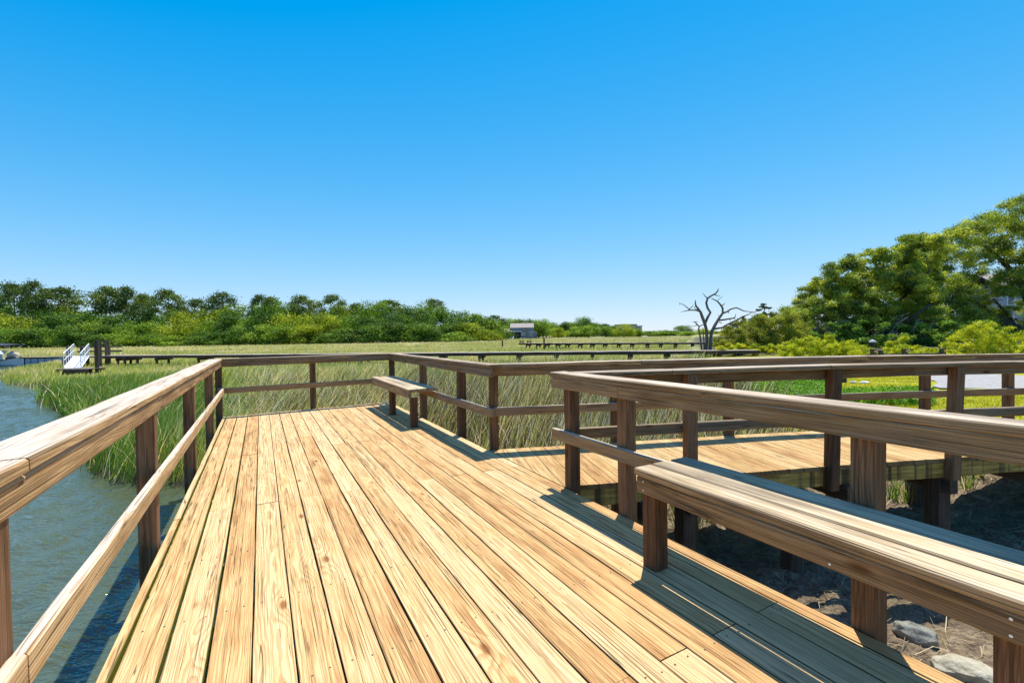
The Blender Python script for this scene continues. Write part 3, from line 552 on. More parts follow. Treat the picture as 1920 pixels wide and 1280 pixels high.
# --- trees behind and right of the houses
for x,top,wp,Y,m,lab in [(944,600,40,235,'lf_dark','dark tree just left of the grey roofed house'),(968,600,46,238,'lf_mid','tree rising behind the grey roof of the house'),(958,597,60,226,'lf_mid','green tree directly behind the left end of the grey roof'),(988,598,60,224,'lf_dark','dark green tree directly behind the right end of the grey roof'),(1018,598,56,225,'lf_mid','tall green tree at the right gable of the grey roofed house'),(1000,604,34,240,'lf_dark','dark tree behind the house gable'),
 (1046,614,38,205,'lf_yel','round yellow green tree on the lawn right of the grey roofed house'),(1062,603,40,240,'lf_dark','hazy tree behind the round yellow green tree'),(1097,594,54,240,'lf_dark','tallest dark tree between the two houses'),(1080,612,50,215,'lf_mid','leafy tree in front of the tallest dark tree'),(1103,610,58,210,'lf_mid','wide dense tree at the marsh edge between the houses'),
 (1137,612,50,212,'lf_mid','rounded tree left of the tan house'),(1170,607,46,205,'lf_yel','spreading tree standing in front of the tan house'),(1150,610,30,240,'lf_dark','dark treetop just left of the tan house roof'),(1196,616,30,214,'lf_mid','tree at the right corner of the tan house'),(1222,620,34,240,'lf_dark','low dark tree right of the tan house'),(1240,622,26,240,'lf_mid','small tree left of the blue grey house'),
 (1278,610,48,255,'lf_dark','dark domed tree above the pink roofed house'),(1246,629,24,200,'lf_mid','low shrub like tree beside the small pavilion'),(1290,621,48,205,'lf_mid','low bushy tree in front of the pink roofed house'),(1318,616,44,215,'lf_yel','low bushy tree left of the dead tree'),(1336,620,44,225,'lf_mid','low tree seen through the dead tree forks'),(1380,622,60,215,'lf_mid','far tree behind the olive shrubs'),(1440,620,60,225,'lf_mid','far tree right behind the olive shrubs')]:
    plant_tree('b',random.choice(BROAD[m]),x,top,wp,Y,lab,'trees around the far houses')
for i,x in enumerate(range(934,1352,15)):
    top=float(np.interp(x,[935,1000,1060,1100,1130,1158,1206,1240,1300,1350],[603,606,606,602,607,619,618,620,621,619]))+rng.uniform(-2,5)
    where='around the grey roofed house' if x<1075 else ('between the grey roofed and tan houses' if x<1158 else ('below the tan house' if x<1206 else 'among the small far houses'))
    plant_tree('b',random.choice(BROAD[random.choice(['lf_mid','lf_dark'])]),x,top,rng.uniform(54,78),(246 if x<1158 else 228)+i%5,'leafy tree in the hazy far treeline '+where,'background trees '+where)
for x,top in [(1490,618),(1530,612),(1575,615),(1620,610),(1665,612),(1710,606),(1755,610),(1800,604),(1850,606),(1900,604),(1950,600),(2000,604)]:
    plant_tree('b',random.choice(BROAD['lf_mid']),x,top,64,170+(x%7),'far green tree filling a gap behind the live oaks','far trees behind the live oaks')
# the small umbrella pine left of the tan house
plant_tree('pine',PINES[2],1135,607,22,250,'tiny umbrella pine far off, left of the tan house','pines above the treeline','pine_tree')
# ------------------------------------------------------------------ tree helper from photo outline
def outline_tree(name,label,cat,Y,lobes,limbs,n,size,mat,barkm,base,depth=1.,sub=7,flat=.6,group=None,hollow=.35,bvar=.24):
    c0=at(base[0],base[1],Y); zb=height(np.array([[c0[0],Y]]))[0]; t=thing(name,(c0[0],Y,zb),label,cat,group)
    bl=[]
    for x,y,r_ in lobes:
        dy=rng.uniform(-1,1)*depth; p=at(x,y,Y+dy); rm=r_*Y/FPX; bl.append((p,(rm,rm,rm*.85)))
    o=link('crown',crown('crown',bl,n,size,mat,hollow,.17,bvar,sub,flat),t)
    if limbs:
        b=MB()
        for pts in limbs:
            P=[];R=[]
            for (x,y,wpx,*dd) in pts:
                q=at(x,y,Y+(dd[0] if dd else 0)); P.append(q); R.append(wpx*Y/FPX/2)
            b.tube(P,R,6)
        b.obj('trunk',barkm,t,True)
    return t
# live oaks on the right
def fill(curve,x0,x1,ybot,step,rad,drop=.08,holes=()):
    xs,ys=zip(*curve); out=[]; x=x0
    while x<x1:
        top=np.interp(x,xs,ys); y=top+rad*.75+rng.uniform(-4,5)
        while y<ybot:
            q=(x+rng.uniform(-6,6),y+rng.uniform(-6,6))
            if rng.uniform()>drop and not any((q[0]-a)**2/c**2+(q[1]-b_)**2/d**2<1 for a,b_,c,d in holes): out.append((*q,rad*rng.uniform(.7,1.15)))
            y+=step*rng.uniform(.9,1.25)
        x+=step*rng.uniform(.8,1.1)
    return out
C1=[(1485,575),(1492,556),(1510,543),(1530,526),(1560,500),(1600,481),(1630,468),(1680,458),(1705,440),(1740,434),(1765,450)]; C2=[(1690,452),(1725,440),(1760,436),(1800,415),(1825,404),(1850,397),(1880,382),(1900,373),(1940,366),(2000,360),(2100,380)]
outline_tree('live_oak','wide live oak with grey twigs and dense olive crown, rising left to right','tree',46,
 fill(C1,1490,1768,655,17,21,.02,((1590,630,16,10),(1545,640,12,8))),
 [[(1668,700,20),(1664,640,16),(1652,590,11),(1640,545,7),(1648,500,4)],[(1664,645,11),(1620,610,8),(1570,595,5),(1525,600,2)],[(1652,590,8),(1690,560,6),(1730,530,4),(1750,490,2)],[(1664,640,9),(1705,600,6,-3),(1745,570,4,-4)],[(1640,545,6),(1600,525,4),(1570,520,2)],[(1620,610,5),(1590,630,4,-3),(1550,640,2,-4)]],
 300000,.155,M['lf_oak'],M['bark'],(1668,690),3.0,sub=7,flat=.75,hollow=.35,bvar=.28)
outline_tree('live_oak','tallest live oak at the right edge, with a thick dark leaning limb','tree',58,
 fill(C2,1705,2090,645,18,22,.05,((1880,500,34,13),(1905,470,14,8),(1850,520,14,8),(1902,560,26,16),(1895,610,40,22))),
 [[(1985,690,34),(1950,650,26),(1905,618,20),(1860,590,14),(1825,565,9),(1790,540,5)],[(1950,650,22),(1940,590,17),(1915,530,12),(1880,490,8),(1845,460,4)],[(1940,590,14),(1935,520,10),(1925,450,7),(1905,400,3)],[(1915,530,8),(1870,545,6),(1840,520,3)],[(1905,618,10),(1890,590,6),(1862,560,3)]],
 340000,.18,M['lf_oak'],M['bark'],(1985,680),4.,sub=7,flat=.75,hollow=.35,bvar=.28)
outline_tree('shrub_tree','rust tinged shrub in the dark gap under the two live oaks','shrub',43,[(1728,600,12),(1715,618,10),(1738,612,9),(1700,640,10),(1722,632,10)],None,1100,.17,M['lf_red'],None,(1725,660),1.,5)
outline_tree('shrub_tree','dark undergrowth hedge beneath the live oaks','hedge',41,[(x_,y_,rng.uniform(13,19)) for x_ in range(1500,2000,22) for y_ in (612,634,652,668) if rng.uniform()>.06 and not (y_==612 and (x_<1560 or 1860<x_))],None,60000,.20,M['lf_dark'],None,(1690,680),2.0,5)
root=at(1700,640,42)
tt_=thing('bare_bush',root,'tangle of bare grey twigs hanging below the wide live oak','shrub'); tw=MB()
for i in range(46):
    x0,y0=random.choice([(1700,590),(1725,600),(1750,610),(1680,620),(1660,610)]); x1=x0-random.uniform(10,42); y1=y0+random.uniform(12,50); dd=random.uniform(-1.5,1.5)
    tw.tube([at(x0+random.uniform(-8,8),y0+random.uniform(-6,6),42+dd),at((x0+x1)/2+random.uniform(-3,3),(y0+y1)/2-4,42+dd),at(x1,y1,42+dd)],[.026,.018,.008],4)
tw.obj('branches',M['twig'],tt_); tw=MB(); tt_=thing('bare_bush',at(1560,640,43),'bare grey twigs poking out of the left flank of the wide live oak','shrub')
for i in range(40):
    x0,y0=random.choice([(1560,610),(1585,600),(1530,615)]); x1=x0+random.uniform(-28,28); y1=y0+random.uniform(-6,26)
    tw.tube([at(x0,y0,43),at((x0+x1)/2,(y0+y1)/2-2,43),at(x1,y1,43)],[.035,.025,.01],4)
tw.obj('branches',M['twig'],tt_)
# shrubs in the middle ground
outline_tree('shrub','olive shrub thicket between the dead tree and the live oak','shrub',36,fill([(1340,650),(1352,625),(1372,604),(1400,598),(1425,588),(1450,582),(1475,586),(1498,600),(1512,610)],1346,1512,672,13,17,.02),
 [[(1415,680,6),(1418,640,4),(1428,600,2.4)],[(1418,650,4),(1440,625,3),(1470,605,1.5)],[(1416,655,4),(1395,630,3),(1378,605,1.5)],[(1420,660,4),(1450,650,3),(1480,625,1.5)]],95000,.11,M['lf_olive'],M['bark'],(1415,675),2.0,7,.8)
outline_tree('pine_tree','thin crooked pine poking out of the olive shrub thicket','tree',38,[(1430,573,7),(1440,578,7),(1425,582,5),(1432,592,9),(1447,592,7),(1418,596,7),(1462,597,6),(1408,602,7),(1395,598,5),(1478,602,6)],
 [[(1420,680,5),(1424,620,3.2),(1430,590,2.4),(1436,574,1.6)],[(1426,605,2),(1445,594,1.3),(1465,596,.9)],[(1425,610,2),(1410,600,1.3),(1396,597,.9)]],2600,.15,M['lf_pine'],M['bark'],(1420,675),1.,5,.5)
SH=[('bright yellow green shrub behind the walkway railing, left of the lamp',26,fill([(1478,648),(1500,638),(1530,631),(1560,629),(1590,636),(1615,645),(1632,655)],1475,1640,676,10,12,.02),30000,.085),
 ('yellow green shrub spilling beside the olive thicket',27,[(1478,650,12),(1492,640,10),(1470,660,10)],3500,.085),
 ('small yellow green bush between the reflector posts',24,fill([(1645,652),(1665,644),(1690,637),(1706,648),(1740,656),(1785,650)],1640,1785,676,10,10,.04),26000,.07),
 ('large yellow green bush with pale stems at the right',28,fill([(1772,640),(1795,618),(1830,603),(1855,602),(1880,620),(1895,612),(1915,618)],1776,1930,674,12,12,.10),30000,.085),
 ('low yellow green bush at the foot of the dead tree',31,[(1338,664,8),(1352,655,8),(1372,652,9),(1390,650,9),(1410,652,9),(1430,652,8),(1450,650,9),(1470,648,9),(1345,662,8),(1360,656,9),(1378,660,9),(1398,658,9),(1420,660,9),(1440,658,9),(1460,660,9)],14000,.085),
 ('low green growth in front of the large yellow green bush',25,[(1770,660,8),(1790,662,7),(1900,660,8),(1920,655,9),(1722,655,6),(1745,660,6)],4200,.08)]
for lab,Y,lob,n,sz in SH:
    xs=[l[0] for l in lob]; xc=sum(xs)/len(xs); lim=[]
    if n>12000 and 'lamp' not in lab: lim=[[(xc+random.uniform(-4,4),690,3),(xc+(x-xc)*.5,672,2),(x,y-random.uniform(0,6),.8)] for x,y,_ in lob[::5]]+[[(xc+8,690,2.5),(xc+25,665,1.6),(xc+55,640,1.),(xc+62,622,.6)],[(xc,690,2.5),(xc-20,668,1.6),(xc-50,655,.8)]]*(1 if 'pale' in lab else 0)
    outline_tree('shrub',lab,'shrub',Y,lob,lim,n,sz,M['lf_bright'],M['twig'],(xc,690),1.2,8,.8,'bright shrubs beyond the walkway')
# dead tree
DT=at(1325,668,34); zt=height(np.array([[DT[0],34]]))[0]
t=thing('dead_tree',(DT[0],34,zt),'bare dead tree with twisted forking limbs against the sky','tree')
def zz(*p): return [at(1240+x/7.385,530+y/7.385,34+(d if d else 0)) for x,y,w_,d in p],[max(w_*.72,4.5)/7.385*34/FPX/2 for x,y,w_,d in p]
b=MB()
for L in [
 [(600,1120,110,0),(605,980,80,0),(632,820,62,0),(625,660,58,0),(600,560,60,-.1),(565,470,58,-.2),(545,410,50,-.3),(510,360,40,-.3),(480,320,32,-.3),(470,280,26,-.3),(472,240,14,-.3)],
 [(675,1120,100,.1),(668,980,74,.1),(680,840,60,.1),(690,690,62,.1),(740,590,60,.2),(800,490,50,.3),(850,420,42,.4),(848,350,38,.4),(815,300,34,.4),(775,255,28,.4),(730,232,20,.4),(690,215,12,.4)],
 [(605,560,52,0),(640,480,48,.2),(680,410,44,.4),(640,350,42,.5),(622,280,40,.5),(640,215,38,.5),(690,180,34,.6),(750,150,30,.6),(780,115,24,.6),(790,75,9,.6)],
 [(640,215,22,.5),(610,190,18,.5),(590,165,12,.5),(568,143,6,.5)],[(740,168,18,.6),(780,180,14,.7),(818,183,6,.7)],
 [(540,400,30,-.3),(480,380,28,-.5),(410,378,24,-.6),(360,385,16,-.7),(310,395,12,-.7),(272,405,6,-.8)],[(400,375,18,-.6),(360,345,18,-.6),(310,305,14,-.6),(250,280,7,-.7)],[(370,380,12,-.6),(410,345,16,-.5),(445,310,12,-.5)],[(245,280,6,-.7),(262,300,5,-.7),(250,312,3,-.7)],
 [(475,320,16,-.3),(455,350,12,-.3),(500,375,14,-.3)],
 [(790,243,12,.4),(800,220,10,.4),(830,205,9,.4),(850,185,4,.4)],[(840,320,22,.4),(860,300,18,.4),(885,287,9,.4)],
 [(860,420,34,.4),(910,400,34,.5),(960,365,30,.6),(1040,345,26,.7),(1100,370,24,.8),(1140,390,20,.9),(1210,400,14,1.),(1285,410,18,1.1),(1330,385,14,1.1),(1400,365,9,1.2),(1450,345,4,1.2)],
 [(925,400,22,.5),(935,415,14,.5),(930,425,6,.5)],
 [(805,520,34,.3),(870,512,32,.3),(940,500,28,.4),(1000,490,26,.4),(1025,500,14,.4)],[(1005,490,18,.4),(1025,465,16,.4),(1030,430,7,.4)],[(955,505,16,.4),(950,530,7,.4)],
 [(730,640,40,.1),(790,630,38,0),(850,620,34,-.1),(910,580,32,-.2),(980,545,30,-.2),(1060,510,30,-.2),(1120,470,26,-.2),(1180,450,20,-.2),(1215,435,16,-.2),(1250,412,12,-.1),(1285,410,10,0)],[(1060,510,20,-.2),(1040,540,9,-.2)],[(1060,505,16,-.2),(1050,485,9,-.2)],
 [(940,570,24,-.2),(1000,580,22,-.3),(1040,605,18,-.3),(1085,640,7,-.3)],[(800,545,20,.2),(830,555,14,.2),(838,572,5,.2)],[(810,480,14,.3),(795,460,9,.3),(782,440,4,.3)],
 [(575,1050,50,-.3),(560,940,40,-.4),(545,820,34,-.4),(535,730,30,-.4),(515,640,28,-.4),(525,610,28,-.4),(490,570,24,-.4),(460,540,18,-.4),(430,540,6,-.4)],[(460,545,16,-.4),(490,535,12,-.4),(508,545,5,-.4)],[(520,610,20,-.4),(550,590,20,-.3),(585,580,14,-.2)],[(500,580,16,-.4),(470,595,12,-.4),(435,597,5,-.4)],
 [(590,960,30,-.2),(590,820,22,-.3),(580,700,20,-.3),(575,620,14,-.3)]]:
    P,R=zz(*L); b.tube(P,R,7)
b.obj('trunk',M['dead'],t,True)
b=MB(); P,R=zz((430,1060,30,1),(415,990,26,1),(375,955,18,1),(348,925,7,1)); b.tube(P,R,6); tag(b.obj('dead_stump',M['dead'],None,True),'short dead forked stub poking above the railing left of the dead tree','stump')
# low plants by the lawn edge
def plants():
    n=2200; X=[];c=[];N_=[]
    P=[]
    while len(P)<n:
        px=rng.uniform(1375,1745); Y=rng.uniform(9.3,13.4); p=np.array([(px-960)/FPX*Y,Y])
        if px>1560 and not (9.4<Y<10.7): continue
        if px>1560 and rng.uniform()<.5: continue
        if bankd(p[None])[0]<.2: continue
        P.append(p)
    P=np.array(P); z=height(P); k=22
    C=np.repeat(np.concatenate([P,z[:,None]],1),k,0)+rng.normal(0,1,(n*k,3))*np.array([.09,.09,.0]); C[:,2]+=rng.uniform(.02,.24,n*k)
    V,F,cc=rhombi(C,np.full(n*k,.075),np.clip(rng.normal(.55,.25,n*k),0,1),np.tile([0,-.3,1.],(n*k,1)),.42); tag(link('ground_plants',fastmesh('ground_plants',V,F,{'c':cc},M['plant'])),'bright green leafy low plants along the lawn edge behind the walkway','plants',kind='stuff')
plants()
# reed tufts and straw on the mud under the walkway
def tuft(px,py,z,n,h,label,c0=.4):
    p=gp(px,py,z); P=p[:2]+rng.normal(0,.03,(n,2)); zz_=mudz(P)-.03; hh=h*rng.uniform(.5,1.1,n); V,F,cc=blades(P,zz_,hh,np.full(n,.010),hh*rng.uniform(.1,.75,n),rng.uniform(0,2*PI,n),np.clip(rng.normal(c0,.22,n),0,1),1.8); tag(link('reed_tuft',fastmesh('reed_tuft',V,F,{'c':cc},M['grass'])),label,'reed tuft','reed tufts on the mud')
for a in [(1278,1005,-1.,70,.55,'dense green reed tuft under the walkway, left of the big bench end',.4),(1306,1000,-1.,45,.42,'brown broken reeds beside the dense tuft at the bench end',.8),(1335,985,-1.,40,.40,'thin dry reeds just behind the bench seat edge',.75),(1675,940,-.97,30,.42,'green reed tuft right of the thick post behind the bench',.3),(1700,944,-.97,40,.46,'spreading reed tuft left of the dark walkway piling',.35),(1716,934,-.97,24,.36,'small reed tuft against the dark walkway piling',.45),(1812,934,-.97,30,.46,'reed tuft right of the dark walkway piling',.45),(1834,926,-.97,30,.50,'arching pale reeds on the mud at the far right',.6)]: tuft(*a)
def straw():
    n=2600; P=[]
    while len(P)<n:
        p=np.array([rng.uniform(.9,6.9),rng.uniform(1.2,5.8)])
        if p@VV_[:2]>2.15: P.append(p)
    P=np.array(P); z=mudz(P)+.006; L=rng.uniform(.04,.24,n); a=rng.normal(.3,.8,n); w_=rng.uniform(.0012,.003,n); d=np.stack([np.cos(a),np.sin(a)],1); s=np.stack([-np.sin(a),np.cos(a)],1)
    def v(k,e,dz): q=P+d*(k*L)[:,None]+s*(e*w_)[:,None]; return np.concatenate([q,(z+dz)[:,None]],1)
    dz=rng.uniform(0,.05,n); V=np.stack([v(-.5,-1,0*dz),v(.5,-1,dz),v(.5,1,dz),v(-.5,1,0*dz)],1).reshape(-1,3); b0=np.arange(n)*4
    tag(link('reed_litter',fastmesh('reed_litter',V,[np.stack([b0,b0+1,b0+2,b0+3],1)],{'c':np.repeat(rng.uniform(0,1,n),4)},M['straw'])),'dry broken reed stalks scattered over the mud','debris',kind='stuff')
straw()
# rocks
def rock(p,sz,label,mat,rz=0.,seed=0,name='rock'):
    g=np.random.default_rng(seed); import bmesh
    bm=bmesh.new(); bmesh.ops.create_icosphere(bm,subdivisions=4,radius=1.)
    pl=[(n/np.linalg.norm(n),d) for n,d in zip(g.normal(0,1,(13,3)),g.uniform(.55,.85,13))]
    for v in bm.verts:
        q=np.array(v.co)
        for n,d in pl:
            k=q@n
            if k>d: q=q-n*(k-d)*.99
        q=q*(1+.025*math.sin(q[0]*9+q[1]*7)+.02*math.sin(q[2]*17+q[0]*5)); c,s=math.cos(rz),math.sin(rz); q=q*np.array(sz); v.co=(c*q[0]-s*q[1],s*q[0]+c*q[1],q[2])
    me=bpy.data.meshes.new(name); bm.to_mesh(me); bm.free(); me.materials.append(mat); o=link(name,me); o.location=Vector([float(a) for a in p]); return tag(o,label,'rock')
def stone(name,a,b):
    N=NT(name); tc=N.n('ShaderNodeTexCoord').outputs['Object']; f=N.noise(tc,14.,6.,.65); N.pbr(N.ramp(f,[(.3,a),(.7,b)]),.85,.25,N.bump(N.noise(tc,40.,4.),.012,.8)); return N.m
M['st1']=stone('grey_stone',(.17,.165,.13),(.40,.38,.30)); M['st2']=stone('tan_stone',(.30,.27,.18),(.58,.52,.38)); M['st3']=stone('white_stone',(.55,.53,.48),(.85,.82,.75))
p=gp(1716,1186,-.94); rock((p[0],p[1],mudz(p[None,:2])[0]+.03),(.10,.125,.14),'grey angular rock on the mud, half in shade beside the bench leg',M['st1'],.9,3)
p=gp(1806,1258,-.95); rock((p[0],p[1],mudz(p[None,:2])[0]+.01),(.185,.13,.085),'pale tan slab of rock on the sunlit mud at the bottom right',M['st2'],-.35,5)
p=gp(1600,719,-.38); rock((p[0],p[1],-.34),(.12,.08,.06),'left white rock of two on the lawn behind the walkway',M['st3'],.2,8)
p=gp(1621,719,-.38); rock((p[0],p[1],-.35),(.14,.07,.055),'right white rock of two, pointed, on the lawn',M['st3'],.0,9)
p=gp(1908,932,-.95); rock((p[0],p[1],mudz(p[None,:2])[0]+.02),(.13,.10,.055),'flat brown rock on the mud at the right edge under the walkway',M['st1'],.3,12)
# ------------------------------------------------------------------ piers over the marsh
def pier(label,px0,px1,bents,zt,thick,pair=.55,wid=1.3):
    A=gp(*px0,zt); B=gp(*px1,zt); d=B-A; L=np.linalg.norm(d); d/=L; n=np.array([-d[1],d[0],0])
    t=thing('pier',((A+B)/2),label,'pier'); b=MB(); k=int(L/.15)
    b.beam(A+n*wid/2-np.array([0,0,.025]),B+n*wid/2-np.array([0,0,.025]),wid,.05,seg=60,wob=.006); b.obj('decking',M['pier'],t)
    for o_ in (.05,wid-.05):
        b=MB(); b.beam(A+n*o_-np.array([0,0,.05+thick/2]),B+n*o_-np.array([0,0,.05+thick/2]),.06,thick,seg=60,wob=.006); b.obj('stringer',M['pile'],t)
    for x in bents:
        # bent under the pixel column x
        r_=ray(x,px0[1]); m=np.array([[d[0],-r_[0]],[d[1],-r_[1]]]); s_=np.linalg.solve(m,(CAM-A)[:2])[0]
        if not 0<=s_<=L: continue
        for o_ in (.12,wid-.12):
            q=A+d*s_+n*o_; b=MB(); b.tube([(q[0],q[1],-1.5),(q[0],q[1],zt-.06)],[.10,.09],8); b.obj('piling',M['pile'],t)
        b=MB(); b.beam(A+d*(s_+.12)+n*(-.15)-np.array([0,0,.05+thick+.08]),A+d*(s_+.12)+n*(wid+.15)-np.array([0,0,.05+thick+.08]),.08,.2); b.obj('cross_beam',M['pile'],t)
    return t,A,d,n
pier('long low grey pier crossing the marsh just behind the deck railing',(188,667),(1425,656.5),[218,231,291,370,449,523,600,676,752,824,898,970,1041,1110,1182,1252,1322,1390],.0,.17)
pier('thin far pier crossing the marsh below the houses',(972,643.3),(1348,641.6),[986,1005,1022,1042,1060,1084,1107,1131,1157,1182,1211,1236,1264,1296,1330],.0,.17)
for i,(x,Y,lab) in enumerate([(978,64,'left dark bench like rail on the end of the far pier'),(992,63.5,'right dark bench like rail on the end of the far pier')]):
    p=at(x,640,Y); t=thing('pier_rail',(p[0],Y,0),lab,'railing','rails on the far pier end')
    for dx in (-.22,.22): b=MB(); b.box((p[0]+dx,Y,.20),(.1,.1,.42)); b.obj('post',M['pile'],t)
    b=MB(); b.box((p[0],Y,.43),(.7,.14,.07)); b.obj('top_rail',M['pile'],t); b=MB(); b.box((p[0],Y+.01,.2),(.34,.05,.12)); b.obj('mid_rail',M['pile'],t)
for x,y0,y1,Y,lab in [(1020,633,645,60,'dark post with pale cap standing on the far pier'),(942,637,647,75,'lone dark piling in the marsh left of the far pier')]:
    p=at(x,y0,Y); t=thing('piling_post',(p[0],Y,-1),lab,'post'); b=MB(); b.tube([(p[0],Y,-1.2),(p[0],Y,p[2]-.1)],[.12,.11],8); b.obj('shaft',M['pile'],t); b=MB(); b.tube([(p[0],Y,p[2]-.1),(p[0],Y,p[2]),(p[0],Y,p[2]+.08)],[.15,.15,.02],8); b.obj('cap',M['pier'],t)
# pier head railing behind the gangway
A=at(114,668,38.3); t=thing('pier_platform',(at(150,668,38)[0],38,0),'dark wooden pier head platform with a post and rail fence behind the gangway','pier')
x0,x1=at(113,668,38)[0],at(196,668,38)[0]
b=MB(); b.box(((x0+x1)/2,38.6,-.06),(x1-x0+.3,2.4,.1)); b.obj('decking',M['pier'],t)
for px in (115,141,152,168,176,193):
    x=at(px,668,39)[0]; b=MB(); b.box((x,39.6,-.15),(.16,.16,1.85 if px in(115,193) else 1.7)); b.obj('post',M['pile'],t)
for z in (.72,.34): b=MB(); b.beam((x0,39.5,z),(x1+.2,39.5,z),.05,.13); b.obj('top_rail' if z>.5 else 'mid_rail',M['pier'],t)
for px in (120,150,185):
    for dy in (37.6,39.5):
        x=at(px,668,dy)[0]; b=MB(); b.tube([(x,dy,-1.6),(x,dy,-.1)],[.13,.12],8); b.obj('piling',M['pile'],t)
# landing platform at the foot of the gangway
t=thing('landing_platform',(at(152,690,31)[0],31,-.62),'low weathered wooden landing at the foot of the gangway, in the reeds','dock')
xa,xb=at(121,692,30.6)[0],at(180,692,30.6)[0]
b=MB()
for i in range(9): b.beam((xa,30.1+i*.16,-.62+.0),(xb,30.1+i*.16,-.62),.15,.05,wob=.003)
b.obj('decking',M['pier'],t); b=MB(); b.beam((xa,30.02,-.75),(xb,30.02,-.75),.06,.2); b.obj('fascia_board',M['pier'],t)
for x in (xa+.3,(xa+xb)/2,xb-.2):
    for y in (30.1,31.3): b=MB(); b.tube([(x,y,-1.5),(x,y,-.66)],[.12,.12],8); b.obj('float',M['pile'],t)
# tall dock pilings
for x,y0,y1,Y,w_,lab in [(180.5,637,696,30.9,.115,'tallest square dock piling in front, right of the gangway'),(187.5,639,692,32.5,.09,'second dock piling, just behind the tallest one'),(198,638,668,38.2,.085,'left of two far thin dock pilings at the pier start'),(203,638,668,38.6,.07,'right of two far thin dock pilings at the pier start')]:
    p=at(x,y0,Y); b=MB(); b.tube([(p[0],Y,-1.5),(p[0],Y,p[2]-.03),(p[0],Y,p[2])],[w_,w_*.95,w_*.8],10); tag(b.obj('dock_piling',M['pier'],None),lab,'piling','dock pilings by the gangway')
# aluminium gangway
BL,BR=at(119.5,689,30.7),at(152,687,30.7); TL,TR=at(139,668,37.2),at(167,667,37.2)
BL[2]=BR[2]=-.56; TL[2]=TR[2]=.0
t=thing('gangway',(BL+TR)/2,'silver aluminium gangway with tubular handrails sloping down to the landing','gangway')
me=MB(); n=np.cross(TL-BL,BR-BL); n/=np.linalg.norm(n); n*=np.sign(n[2]); me.add([BL,BR,TR,TL,BL-n*.06,BR-n*.06,TR-n*.06,TL-n*.06],[(0,1,2,3),(7,6,5,4),(0,4,5,1),(1,5,6,2),(2,6,7,3),(3,7,4,0)]); me.obj('ramp_deck',M['alud'],t)
for a_,b_ in ((BL,TL),(BR,TR)):
    r_=MB(); up=np.array([0,0,1.]); hb,ht=1.0,1.02
    b=MB(); b.tube([a_+up*.08,a_+up*(hb-.12),a_+up*hb+(b_-a_)*.02,b_+up*ht],[.03]*4,7); b.tube([a_+up*.5,b_+up*.52],[.022]*2,6); b.tube([a_+up*.02,b_+up*.02],[.04]*2,6); b.obj('handrail',M['alu'],t)
    for k in range(6):
        f=k/5; q=a_+(b_-a_)*f; b=MB(); b.tube([q,q+up*(hb+.02*f)],[.024,.024],6); b.obj('baluster',M['alu'],t)
# floating dock
t=thing('floating_dock',at(75,672,50),'pale floating dock with dark dividers, between the boat and the gangway','dock')
xa,xb=at(34,672,50)[0],at(113,668,50)[0]; b=MB(); b.box(((xa+xb)/2,50.6,-.47),(xb-xa,1.6,.08)); b.obj('decking',M['pier'],t)
M['float']=plain('grey_float',(.42,.44,.47),.6,.3)
for i in range(6): 
    x=xa+(xb-xa)*(i+.5)/6; b=MB(); b.box((x,50.55,-.83),((xb-xa)/6-.12,1.4,.6)); b.obj('float',M['float'],t)
b=MB(); b.box(((xa+xb)/2,49.83,-.54),(xb-xa,.06,.10)); b.obj('bumper',M['pile'],t)
# moored boat
bt=thing('boat',at(5,680,45),'small grey motorboat with a dark bimini top, moored at the left edge','boat')
cx_,cy_=at(-5,680,45)[0],45.; M['hull']=plain('boat_hull',(.52,.53,.55),.35,.5); M['bim']=plain('bimini_canvas',(.045,.05,.06),.8,.2); M['blk']=plain('black_vinyl',(.02,.02,.022),.4,.5); M['beige']=plain('beige_vinyl',(.62,.50,.36),.6,.3)
N=NT('windscreen'); gl=N.n('ShaderNodeBsdfGlass'); gl.inputs[0].default_value=(.8,.92,.95,1); gl.inputs['Roughness'].default_value=.03; N.t.links.new(gl.outputs[0],N.out.inputs[0]); M['glass']=N.m
V=[];F=[]; prof=[(-2.9,.95,.05),(-1.5,1.05,.05),(0,1.05,.06),(1.2,.95,.10),(2.1,.6,.20),(2.7,.06,.32)]
for x,hw,sh in prof:
    for y,z in ((-hw,.50+sh),(-hw*.92,.12),(-hw*.55,-.12),(0,-.22+sh*.4),(hw*.55,-.12),(hw*.92,.12),(hw,.50+sh)): V.append((cx_+x,cy_+y,WATER+z))
for i in range(5):
    for k in range(6): F.append((i*7+k,(i+1)*7+k,(i+1)*7+k+1,i*7+k+1))
F.append((0,1,2,3,4,5,6)); F+= [(i*7,i*7+6,(i+1)*7+6,(i+1)*7) for i in range(5)]
b=MB(); b.add(V,F); b.obj('hull',M['hull'],bt)
b=MB(); b.tube([(cx_-2.9,cy_-1.03,WATER+.52),(cx_,cy_-1.12,WATER+.53),(cx_+1.3,cy_-1.0,WATER+.58),(cx_+2.75,cy_-.05,WATER+.80)],[.045]*4,6); b.obj('rub_rail',M['blk'],bt)
topz=at(10,643,45)[2]; V=[];F=[]
for i in range(7):
    x=-1.9+3.8*i/6
    for j in range(5):
        y=-1.05+2.1*j/4; V.append((cx_+x,cy_+y,topz-.10*((j-2)/2)**2-.16*((i-3)/3)**2))
for i in range(6):
    for j in range(4): F.append((i*5+j,(i+1)*5+j,(i+1)*5+j+1,i*5+j+1))
m=MB(); m.add(V,F); o=m.obj('bimini_top',M['bim'],bt); sd=o.modifiers.new('s','SOLIDIFY'); sd.thickness=.07
for s_ in (-1,1):
    for xa_,xb_ in ((-.3,-1.5),(-.3,.2),(-.3,1.6)): b=MB(); b.tube([(cx_+xa_,cy_+s_*1.0,WATER+.6),(cx_+xb_,cy_+s_*1.0,topz-.12)],[.024,.024],6); b.obj('bimini_pole',M['alu'],bt)
